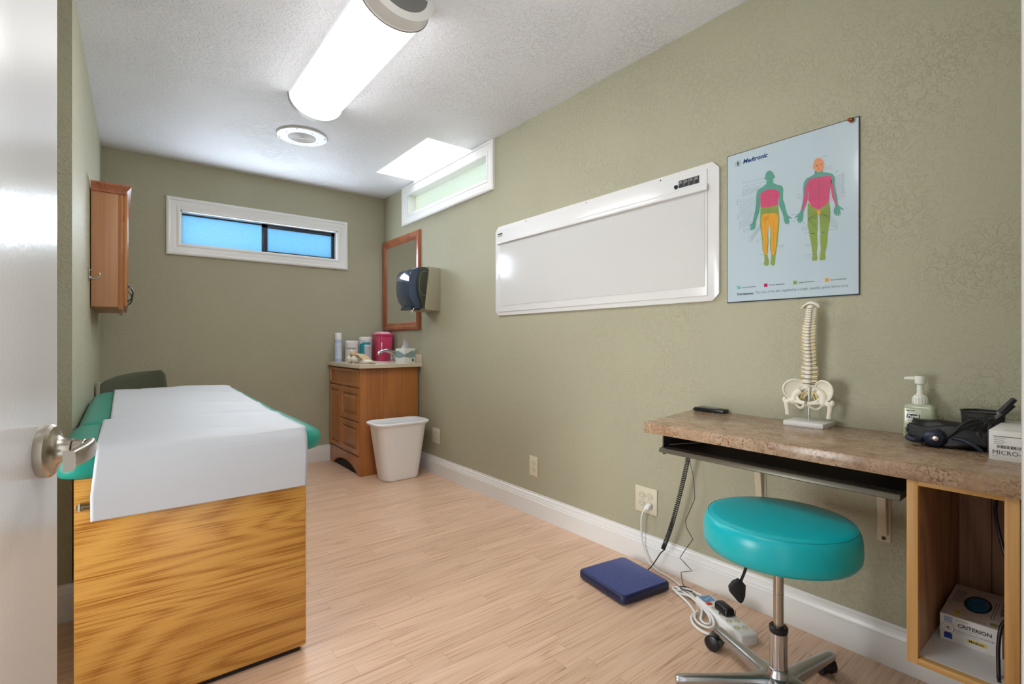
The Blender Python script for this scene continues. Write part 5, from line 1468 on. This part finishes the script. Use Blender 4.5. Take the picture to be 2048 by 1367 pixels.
for s_ in (-1, 1):
    b = MB()
    b.tube(catmull([(sx_ - .010, sy_ + s_ * .050, .850), (sx_ - .012, sy_ + s_ * .060, .848), (sx_ - .012, sy_ + s_ * .070, .842), (sx_ - .012, sy_ + s_ * .070, .826), (sx_ - .012, sy_ + s_ * .068, .811), (sx_ - .012, sy_ + s_ * .067, .797)], 4),
           [.010, .009, .008, .0075, .008, .009, .010, .0105, .010, .0095, .009, .0085, .008, .0078, .0075, .0075, .0075, .0075, .0078, .008, .008], 'bone', 12)
    b.ball((sx_ - .012, sy_ + s_ * .077, .850), (.008, .008, .011), 'bone', 10, 8)
    b.build('femur', t)

# remote display
t = thing('scale_display', 'flat black scale display lying at the far end of the desk', 'display', (1.953, 1.120, ZD))
b = MB(); b.box(1.930, 1.975, 1.055, 1.188, ZD, ZD + .016, 'black'); b.build('case', t, bevel=.003)
b = MB(); b.box(1.936, 1.950, 1.066, 1.080, ZD + .0155, ZD + .0170, 'ink'); b.box(1.938, 1.968, 1.092, 1.165, ZD + .0155, ZD + .0166, 'grey'); b.build('button', t)
b = MB(); b.tube(catmull([(1.955, 1.187, ZD + .008), (1.955, 1.200, ZD + .006), (1.958, 1.208, ZD + .002)], 4), .003, 'black', 8); b.build('cable_stub', t)

# hand soap pump bottle
M['clear_green'] = plain('pale_green_clear_bottle', rgb(214, 222, 190), .12, var=.03, trans=.35, coat=.3)
M['greenlab'] = plain('green_label_print', rgb(112, 150, 88), .4, var=.15)
M['pump'] = plain('milky_pump_plastic', rgb(232, 234, 222), .3, var=.01)
t = thing('pump_bottle', 'square hand sanitizer pump bottle with milky white pump on the desk', 'bottle', (1.925, .418, ZD), math.radians(0))
q0, q1, r0, r1 = 1.900, 1.950, .380, .456
b = MB(); rloft(b, lambda i: rounded(q0 + i, q1 - i, r0 + i, r1 - i, tuple([max(.010 - i * .3, .002)] * 4)), [(ZD, .004), (ZD + .004, 0), (ZD + .092, 0), (ZD + .100, .003), (ZD + .106, .012)], 'clear_green'); b.build('bottle', t, angle=50)
b = MB(); b.xf = wall_xf(r1, ZD, W - q0 + .0007)
b.flat([(.006, .010), (.046, .010), (.046, .090), (.006, .090)], 'clear_green', .0)
b.text('HEALTHY', .0052, (.008, .083), 'ink', .0004, bold=.0002)
b.flat([(.010, .062), (.042, .062), (.044, .074), (.012, .074)], 'ink', .0003); b.text('Purell', .0118, (.0125, .0640), 'white', .0006, shear=.15, bold=.0004, sx=1.0)
b.text('HAND SANITIZER', .0048, (.010, .054), 'ptdark', .0004); b.text('NATURALS', .0075, (.010, .038), 'white', .0004, bold=.0002)
b.flat([(.006, .012), (.046, .012), (.046, .030), (.030, .026), (.006, .034)], 'greenlab', .0003)
b.build('label', t, smooth=False)
b = MB(); c = (1.925, .418, ZD)
b.lathe([(0, .104), (.0185, .104), (.019, .110), (.019, .124), (.016, .130), (.010, .134), (.0085, .138), (.0085, .164), (.013, .167), (.014, .186), (.012, .190), (0, .190)], c, 'pump', 28, cap=False)
b.tube([(1.925, .418, ZD + .182), (1.922, .452, ZD + .182), (1.922, .456, ZD + .180)], [.007, .0055, .0048], 'pump', 10)
for k in range(16):
    a = k * math.pi / 8; b.tube([(1.925 + .0190 * math.cos(a), .418 + .0190 * math.sin(a), ZD + .108), (1.925 + .0190 * math.cos(a), .418 + .0190 * math.sin(a), ZD + .124)], .0012, 'pump', 5)
b.build('pump', t, angle=35)

# mesh pen cup
t = thing('mesh_pen_cup', 'round black wire mesh pen cup at the back of the desk', 'pen cup', (1.915, .276, ZD))
c = (1.915, .276)
b = MB()
for z in [.004 + .0048 * k for k in range(20)]:
    b.tube([(c[0] + (.040 + .06 * z) * math.cos(a), c[1] + (.040 + .06 * z) * math.sin(a), ZD + z) for a in [2 * math.pi * i / 36 for i in range(36)]], .0008, 'blackm', 4, True)
for k in range(60):
    a = 2 * math.pi * k / 60; b.tube([(c[0] + .040 * math.cos(a), c[1] + .040 * math.sin(a), ZD + .002), (c[0] + .0458 * math.cos(a + .35), c[1] + .0458 * math.sin(a + .35), ZD + .097)], .0008, 'blackm', 4)
    b.tube([(c[0] + .040 * math.cos(a), c[1] + .040 * math.sin(a), ZD + .002), (c[0] + .0458 * math.cos(a - .35), c[1] + .0458 * math.sin(a - .35), ZD + .097)], .0008, 'blackm', 4)
b.build('wire_mesh', t)
b = MB(); b.tube([(c[0] + .0468 * math.cos(a), c[1] + .0468 * math.sin(a), ZD + .098) for a in [2 * math.pi * i / 44 for i in range(44)]], .0022, 'blackm', 8, True); b.build('rim', t)
b = MB(); b.lathe([(0, 0), (.041, 0), (.042, .003), (0, .003)], (*c, ZD), 'blackm', 36, cap=False); b.build('base', t)
for k, (x0, y0, x1, y1, z1, r, m_, lab) in enumerate([
        (1.900, .303, 1.878, .208, .142, .0066, 'grey', 'grey marker with black cap leaning highest out of the mesh pen cup'),
        (1.912, .300, 1.900, .213, .124, .0060, 'black', 'black marker leaning lower out of the mesh pen cup')]):
    p0 = Vector((x0, y0, ZD + .010)); p1 = Vector((x1, y1, ZD + z1)); d_ = p1 - p0
    t2 = thing('marker_pen', lab, 'pen', tuple(p0), group='markers in the mesh pen cup')
    b = MB(); b.tube([p0, p0 + d_ * .72], r, m_, 12); b.build('barrel', t2)
    b = MB(); b.tube([p0 + d_ * .70, p0 + d_ * .99, p1], [r * 1.12, r * 1.05, r * .9], 'black', 12); b.build('cap', t2)

# blood pressure cuff: pouch with bulb and hoses
M['nylon'] = plain('black_nylon', rgb(20, 20, 22), .42, var=.2, bump=.0008, bscale=90)
M['navyrub'] = plain('navy_rubber', rgb(30, 36, 58), .38)
t = thing('blood_pressure_cuff', 'black blood pressure cuff pouch with rubber bulb and hoses on the desk', 'blood pressure cuff', (1.83, .33, ZD))
b = MB()
def pouch(u, v):
    a = 2 * math.pi * u; s_ = v
    y = .430 - .180 * s_
    hh = .022 + .010 * math.sin(s_ * 2.6) + (.006 if .05 < s_ < .95 else -.014)
    w_ = .030 * (1 if .03 < s_ < .97 else .45)
    q_ = noise.noise(Vector((math.cos(a) * 1.6, math.sin(a) * 1.6, s_ * 5))) * .008
    return (1.842 + .010 * math.sin(s_ * 5) + (w_ + q_) * math.cos(a), y, max(ZD + .001, ZD + .026 + .012 * (1 - s_) + (hh + q_) * math.sin(a)))
b.grid(pouch, 30, 26, 'nylon', closed_u=True); b.f.append(list(range(30))[::-1]); b.mi.append(0); b.f.append(list(range(25 * 30, 26 * 30))); b.mi.append(0)
b.build('pouch', t, angle=70)
b = MB()
b.grid(lambda u, v: (1.806 - .010 * math.sin(v * 3.1) + .012 * u, .420 - .180 * v, ZD + .058 - .050 * (1 - u) + .006 * math.sin(v * 9 + u * 3)), 8, 22, 'nylon'); b.build('cuff_flap', t, solid=.003, angle=70)
b = MB(); b.ball((1.792, .358, ZD + .0255), (.0235, .0265, .025), 'navyrub', 26, 16); b.build('bulb', t)
b = MB(); b.lathe([(0, 0), (.007, 0), (.0065, -.004), (0, -.005)], (1.7695, .350, ZD + .028), 'nickel', 16, 'x', cap=False); b.build('valve', t)
b = MB()
b.tube(catmull([(1.798, .336, ZD + .025), (1.792, .318, ZD + .045), (1.80, .300, ZD + .070), (1.815, .285, ZD + .080), (1.83, .272, ZD + .082)], 6), .0042, 'blackm', 10)
b.tube(catmull([(1.800, .322, ZD + .040), (1.806, .300, ZD + .058), (1.818, .284, ZD + .068), (1.84, .268, ZD + .074)], 6), .0042, 'blackm', 10)
b.tube(catmull([(1.835, .250, ZD + .072), (1.806, .248, ZD + .058), (1.795, .246, ZD + .035), (1.79, .245, ZD + .012), (1.785, .246, ZD + .006)], 6), .0040, 'blackm', 10)
b.tube(catmull([(1.790, .318, ZD + .030), (1.776, .295, ZD + .030), (1.772, .272, ZD + .020), (1.778, .258, ZD + .006)], 6), .0045, 'navyrub', 10)
b.build('hose', t)
b = MB(); b.tube(catmull([(1.80, .418, ZD + .021), (1.782, .415, ZD + .020), (1.770, .402, ZD + .018), (1.778, .388, ZD + .017), (1.80, .384, ZD + .017)], 5), .0075, 'navyrub', 10)
b.build('strap_ring', t)
b = MB(); b.tube([(1.772, .400, ZD + .004), (1.782, .385, ZD + .004), (1.79, .385, ZD + .004)], .003, 'chrome', 8); b.build('buckle', t)

# glove carton on the desk
t = thing('glove_carton', 'white glove carton with barcode at the near end of the desk top', 'box', (1.840, .172, ZD))
kx0, kx1, ky0, ky1, kh = 1.715, 1.962, .106, .236, .074
MB().box(kx0, kx1, ky0, ky1, ZD, ZD + kh, 'carton').build('carton', t, bevel=.0008)
b = MB(); b.xf = wall_xf(ky1, ZD, W - kx0 + .0004)
b.text('MICRO-TOUCH', .0155, (.006, .015), 'ptdark', .0, sx=.96); b.text('nitrile', .005, (.006, .0095), 'lblue')
b.line((.008, .060), (.062, .0605), .0016, 'ptdark'); 
for k in range(4): b.line((.009, .0555 - .0045 * k), (.030 - .003 * (k % 2), .0556 - .0045 * k), .0011, 'ptgrey')
random.seed(3); xx = .015
while xx < .060:
    wd_ = random.choice((.0006, .0009, .0014)); b.line((xx, .031), (xx, .0385), wd_, 'ink'); xx += wd_ + random.choice((.0006, .0010, .0013))
b.build('front_print', t, smooth=False)
b = MB(); b.xf = Matrix(((0, 1, 0, kx0), (-1, 0, 0, ky1), (0, 0, 1, ZD + kh + .0004), (0, 0, 0, 1)))
b.text('MICRO-TOUCH', .011, (.024, .020), 'ptgrey', .0); b.ell((.068, .125), .024, .055, 'ink', .0001)
b.build('top_print', t, smooth=False)
b = MB(); b.ball((1.835, .166, ZD + kh), (.045, .020, .008), 'gloveblue', 20, 8); b.tube(catmull([(1.80, .178, ZD + kh), (1.795, .182, ZD + kh + .012), (1.80, .172, ZD + kh + .018), (1.81, .160, ZD + kh + .008)], 5), .0060, 'gloveblue', 8); b.build('glove', t)

# ================================================================== STOOL
SXY = (1.490, .647)
t = thing('rolling_stool', 'round teal vinyl rolling stool with polished metal five-star base', 'stool', (SXY[0], SXY[1], 0))
M['teal_seat'] = plain('bright_teal_vinyl', rgb(8, 182, 192), .30, var=.02, bump=.0001, bscale=420)
b = MB()
R_ = .203
b.lathe([(0, .458), (R_ - .030, .458), (R_ - .010, .462), (R_ - .002, .474), (R_, .490), (R_ - .001, .520), (R_ - .004, .538), (R_ - .010, .550), (R_ - .018, .5560), (R_ - .030, .5590), (R_ - .09, .5615), (0, .563)], (*SXY, 0), 'teal_seat', 72, cap=False)
st = b.build('seat', t, angle=70)
b = MB(); b.tube([(SXY[0] + (R_ - .0130) * math.cos(a), SXY[1] + (R_ - .0130) * math.sin(a), .5535) for a in [2 * math.pi * k / 64 for k in range(64)]], .0011, 'teal_seat', 6, True); b.build('piping', st)
b = MB(); b.lathe([(0, .440), (.10, .440), (.10, .452), (0, .452)], (*SXY, 0), 'blackm', 24, cap=False); b.build('seat_plate', t)
b = MB(); b.lathe([(.0135, .20), (.0135, .335), (.0130, .3355), (.0130, .3375), (.0135, .338), (.0135, .445)], (*SXY, 0), 'nickel', 28); b.build('gas_column', t)
b = MB(); b.lathe([(.0145, .222), (.0235, .222), (.0250, .228), (.0250, .238), (.0225, .2405), (.0145, .2405)], (*SXY, 0), 'black', 32); b.build('collar', t)
b = MB(); b.lathe([(.0235, .075), (.0235, .222), (.018, .2235)], (*SXY, 0), 'chrome', 36); b.build('column_sleeve', t)
b = MB(); b.lathe([(0, .048), (.045, .048), (.050, .058), (.048, .078), (.036, .092), (.0285, .112), (.0265, .120), (.0240, .122), (0, .122)], (*SXY, 0), 'alu', 40, cap=False); b.build('hub', t, angle=60)
for k in range(5):
    a = math.radians(64 + 72 * k); ca, sa = math.cos(a), math.sin(a)
    b = MB(); secs = []
    for s_, w_, zt_, zb_ in ((.020, .034, .104, .052), (.050, .027, .098, .052), (.085, .0205, .092, .054), (.16, .0175, .087, .056), (.262, .0160, .081, .058), (.280, .0150, .079, .058), (.290, .0110, .076, .060)):
        o_ = [(-w_, zb_), (w_, zb_), (w_, zt_ - .010), (w_ * .72, zt_ - .0025), (0, zt_), (-w_ * .72, zt_ - .0025), (-w_, zt_ - .010)]
        secs.append([(SXY[0] + ca * s_ - sa * q, SXY[1] + sa * s_ + ca * q, z) for q, z in o_])
    vs = [p for s_ in secs for p in s_]; fs = []; n = 7
    for j in range(len(secs) - 1):
        for i in range(n): fs.append((j * n + i, j * n + (i + 1) % n, (j + 1) * n + (i + 1) % n, (j + 1) * n + i))
    fs += [tuple(range(n))[::-1], tuple(range(len(vs) - n, len(vs)))]
    b.add(vs, fs, 'alu'); lg = b.build('leg', t, bevel=.002, angle=50)
    # caster
    cxk, cyk = SXY[0] + ca * .272, SXY[1] + sa * .272
    tr = math.radians([95, -35, 10, 190, 60][k])      # swivel
    tx, ty = math.cos(tr), math.sin(tr)
    wx, wy = cxk + tx * .018, cyk + ty * .018
    b = MB(); b.tube([(cxk, cyk, .040), (cxk, cyk, .062)], .0065, 'blackm', 10)
    px, py = -ty, tx
    def C(s_, q, z): return (wx + tx * s_ + px * q, wy + ty * s_ + py * q, z)
    hood = [(.0265 * math.cos(math.radians(x_)), .025 + .0265 * math.sin(math.radians(x_))) for x_ in range(-10, 200, 15)]
    vs = [C(s_, -.021, z) for s_, z in hood] + [C(s_, .021, z) for s_, z in hood]; n = len(hood)
    fs = [(i, i + 1, n + i + 1, n + i) for i in range(n - 1)] + [tuple(range(n)), tuple(range(n, 2 * n))[::-1], (0, n, 2 * n - 1, n - 1)]
    b.add(vs, fs, 'black'); cs_ = b.build('caster', t, bevel=.001)
    for s2 in (-1, 1):
        b = MB(); b.tube([C(0, s2 * .0100, .0255), C(0, s2 * .0235, .0255), C(0, s2 * .0255, .0255)], [.0250, .0250, .0215], 'black', 26); b.build('wheel', cs_, angle=40)
b = MB()
b.tube([(1.440, .700, .458), (1.436, .708, .420), (1.428, .718, .380), (1.421, .726, .352)], .0042, 'black', 8); b.build('lever_rod', t)
b = MB()
U = Vector((.786, -.618, 0)); V = Vector((.06, .05, -1)).normalized(); Wn = U.cross(V).normalized()
p0 = Vector((1.415, .7316, .330))
pd = [(-.023, -.013), (-.012, -.028), (.004, -.036), (.015, -.030), (.023, -.020), (.022, .012), (.016, .030), (.009, .035), (.001, .029), (-.021, .003)]
n = len(pd)
vs = [p0 + U * q + V * r_ + Wn * d_ for d_ in (-.007, .007) for q, r_ in pd]
b.add(vs, [tuple(range(n))[::-1], tuple(range(n, 2 * n))] + [(i, (i + 1) % n, n + (i + 1) % n, n + i) for i in range(n)], 'blackm')
for q, r0_, r1_ in ((-.010, -.010, .010), (.001, -.018, .020), (.012, -.012, .012)):
    for d_ in (-.0078, .0078): b.tube([p0 + U * q + V * r0_ + Wn * d_, p0 + U * (q + .004) + V * r1_ + Wn * d_], .0013, 'black', 5)
b.build('lever_paddle', t, bevel=.002)

# ================================================================== SCALE, POWER STRIP AND CORDS
M['blue_scale'] = plain('royal_blue_scale_top', rgb(24, 52, 132), .28, var=.03, coat=.2)
M['navy'] = plain('navy_scale_side', rgb(16, 26, 66), .4)
M['dots'] = plain('pale_dots', rgb(176, 206, 236), .5)
t = thing('floor_scale', 'flat dark blue floor scale with a grid of pale dots against the baseboard', 'scale', (1.722, 1.400, 0), math.radians(-8))
b = MB(); rloft(b, lambda i: rounded(-.136 + i, .136 - i, -.146 + i, .146 - i, .022), [(.006, .004), (.010, 0), (.032, 0), (.037, .002), (.040, .007)], 'navy'); b.build('platform', t, local=True, angle=50)
b = MB(); b.flat(rounded(-.127, .127, -.137, .137, .018), 'blue_scale', .0405)
for i in range(22):
    for j in range(21):
        b.ell((-.118 + i * .01125 + (.0056 if j % 2 else 0), -.128 + j * .0128), .00125, .00125, 'dots', .0409, 6)
b.build('top_plate', t, smooth=False, local=True)
for x_ in (-.11, .11):
    for y_ in (-.12, .12):
        b = MB(); b.lathe([(0, 0), (.010, 0), (.010, .008), (0, .008)], (x_, y_, 0), 'blackm', 12, cap=False); b.build('foot', t, local=True)

# coiled cord from the scale up to the desk
b = MB()
axis = catmull([(1.915, 1.185, .660), (1.905, 1.200, .560), (1.900, 1.232, .416), (1.900, 1.278, .251), (1.902, 1.322, .134)], 24)
coil = []; turns = 74; NN = turns * 10
for k in range(NN):
    f = k / (NN - 1) * (len(axis) - 1); i = min(int(f), len(axis) - 2); p = axis[i].lerp(axis[i + 1], f - i)
    T_ = (axis[i + 1] - axis[i]).normalized(); U_ = T_.cross(Vector((1, 0, 0))).normalized(); V_ = T_.cross(U_)
    a = 2 * math.pi * turns * k / NN; coil.append(p + (U_ * math.cos(a) + V_ * math.sin(a)) * .0082)
b.tube(coil, .0021, 'blackm', 5)
b.tube(catmull([coil[-1], (1.903, 1.334, .112), (1.900, 1.350, .085), (1.885, 1.366, .050), (1.868, 1.372, .036), (1.850, 1.376, .030)], 6), .0026, 'blackm', 8)
o = b.build('coiled_cord'); tag(o, 'black coiled cord hanging from the desk down to the blue scale', 'cord')

# thin black adapter wire
b = MB()
b.tube(catmull([(1.905, 1.168, .665), (1.90, 1.187, .56), (1.90, 1.172, .49), (1.90, 1.165, .41)], 5) + [Vector(q) for q in ((1.90, 1.166, .395), (1.90, 1.209, .293), (1.90, 1.204, .262), (1.90, 1.173, .223), (1.90, 1.205, .175), (1.90, 1.236, .123), (1.90, 1.206, .105), (1.90, 1.178, .087), (1.90, 1.205, .075), (1.90, 1.231, .062), (1.895, 1.222, .030), (1.885, 1.205, .012))], .0016, 'black', 6)
b.tube(catmull([(1.885, 1.205, .012), (1.86, 1.17, .010), (1.848, 1.19, .016), (1.868, 1.215, .018), (1.886, 1.190, .014), (1.870, 1.160, .016), (1.852, 1.185, .020), (1.875, 1.222, .013), (1.90, 1.20, .010), (1.885, 1.165, .010), (1.85, 1.13, .012), (1.835, 1.10, .010), (1.800, 1.055, .008), (1.770, 1.035, .008), (1.762, 1.010, .010), (1.758, .985, .030), (1.778, .972, .052), (1.790, .940, .050), (1.775, .925, .048), (1.787, .930, .062)], 6), .0016, 'black', 6)
o = b.build('adapter_wire'); tag(o, 'thin kinked black wire running from the desk to the black adapter on the power strip', 'cord')

# power strip
t = thing('power_strip', 'white power strip on the floor beside the baseboard under the desk', 'power strip', (1.780, .968, 0), math.radians(-26.4))
b = MB(); rloft(b, lambda i: rounded(-.037 + i, .037 - i, -.142 + i, .142 - i, .010), [(0, .002), (.003, 0), (.030, 0), (.035, .002), (.038, .007)], 'white'); b.build('housing', t, local=True, angle=50)
M['sticker'] = plain('blue_sticker', rgb(96, 146, 186), .4, var=.1)
M['redsw'] = plain('red_switch', rgb(196, 70, 56), .35)
b = MB(); b.flat([(-.027, .088), (.024, .088), (.024, .132), (-.027, .132)], 'sticker', .0385); b.line((-.018, .100), (.016, .118), .004, 'dots', .0387); b.build('sticker', t, smooth=False, local=True)
MB().box(-.028, -.008, .064, .080, .036, .043, 'redsw').build('rocker_switch', t, bevel=.001, local=True)
for k in range(8):
    xk, yk = (-.014 if k % 2 == 0 else .015), .040 - .044 * (k // 2) - (.006 if k % 2 else 0)
    b = MB(); b.ell((xk, yk), .0135, .0135, 'cream', .0384); b.xf = Matrix.Identity(4)
    for dx in (-.005, .005): b.flat([(xk + dx - .001, yk), (xk + dx + .001, yk), (xk + dx + .001, yk + .007), (xk + dx - .001, yk + .007)], 'ink', .0387)
    b.ell((xk, yk - .006), .002, .002, 'ink', .0387, 10)
    b.build('socket', t, smooth=False, local=True)
t2 = thing('power_adapter', 'small black power adapter plugged into the white power strip', 'adapter', (1.787, .975, .0384), math.radians(-26.4))
b = MB(); rloft(b, lambda i: rounded(-.019 + i, .022 - i, -.040 + i, .036 - i, .009), [(0, .004), (.004, 0), (.022, .001), (.028, .004), (.031, .010)], 'black'); b.build('adapter_body', t2, local=True)
b = MB(); b.box(-.008, .010, -.02, .012, .030, .0325, 'blackm'); b.build('raised_label', t2, bevel=.001, local=True)

# white cord: from the outlet down to the floor, bundled, into the strip
t = thing('white_power_cord', 'thick white power cord from the double outlet, bundled in loops on the floor', 'cord', (1.86, 1.15, 0))
b = MB()
b.tube(catmull([(1.948, 1.440, .275), (1.936, 1.452, .262), (1.935, 1.463, .232), (1.940, 1.470, .170), (1.945, 1.462, .090), (1.940, 1.430, .030), (1.930, 1.375, .010), (1.918, 1.300, .008), (1.895, 1.240, .009), (1.868, 1.185, .012), (1.845, 1.135, .012), (1.815, 1.085, .010)], 7), .0040, 'white', 10)
b.build('cord', t)
b = MB()
b.tube(catmull([(1.848, 1.106, .030), (1.872, 1.135, .016), (1.882, 1.160, .012), (1.870, 1.185, .018), (1.85, 1.200, .012), (1.832, 1.212, .010), (1.826, 1.190, .010), (1.835, 1.150, .014), (1.822, 1.110, .020), (1.798, 1.075, .012), (1.762, 1.050, .009), (1.722, 1.030, .010), (1.705, 1.005, .010), (1.722, .992, .012), (1.752, 1.015, .018), (1.785, 1.062, .020), (1.815, 1.120, .020),
                (1.845, 1.175, .012), (1.862, 1.225, .010), (1.842, 1.232, .010), (1.815, 1.180, .010), (1.785, 1.120, .009), (1.745, 1.070, .009), (1.712, 1.05, .009), (1.690, 1.02, .009), (1.690, .985, .010), (1.715, .975, .012), (1.745, .998, .024), (1.775, 1.045, .026), (1.80, 1.09, .020)], 7), .0048, 'white', 10)
b.tube(catmull([(1.76, 1.068, .010), (1.71, 1.062, .008), (1.672, 1.030, .008), (1.655, .985, .008), (1.665, .945, .008)], 6), .0048, 'white', 10)
b.build('bundled_loops', t)
b = MB(); b.tube([(1.816, 1.112, .012), (1.812, 1.104, .030), (1.806, 1.098, .012)], .003, 'cream', 8); b.build('tie', t)
b = MB(); b.prism([(W - .008, .262), (W - .008, .290), (W - .026, .286), (W - .038, .278), (W - .038, .268), (W - .026, .264)], 'y', 1.432, 1.458, 'white'); b.build('plug', t, bevel=.003)
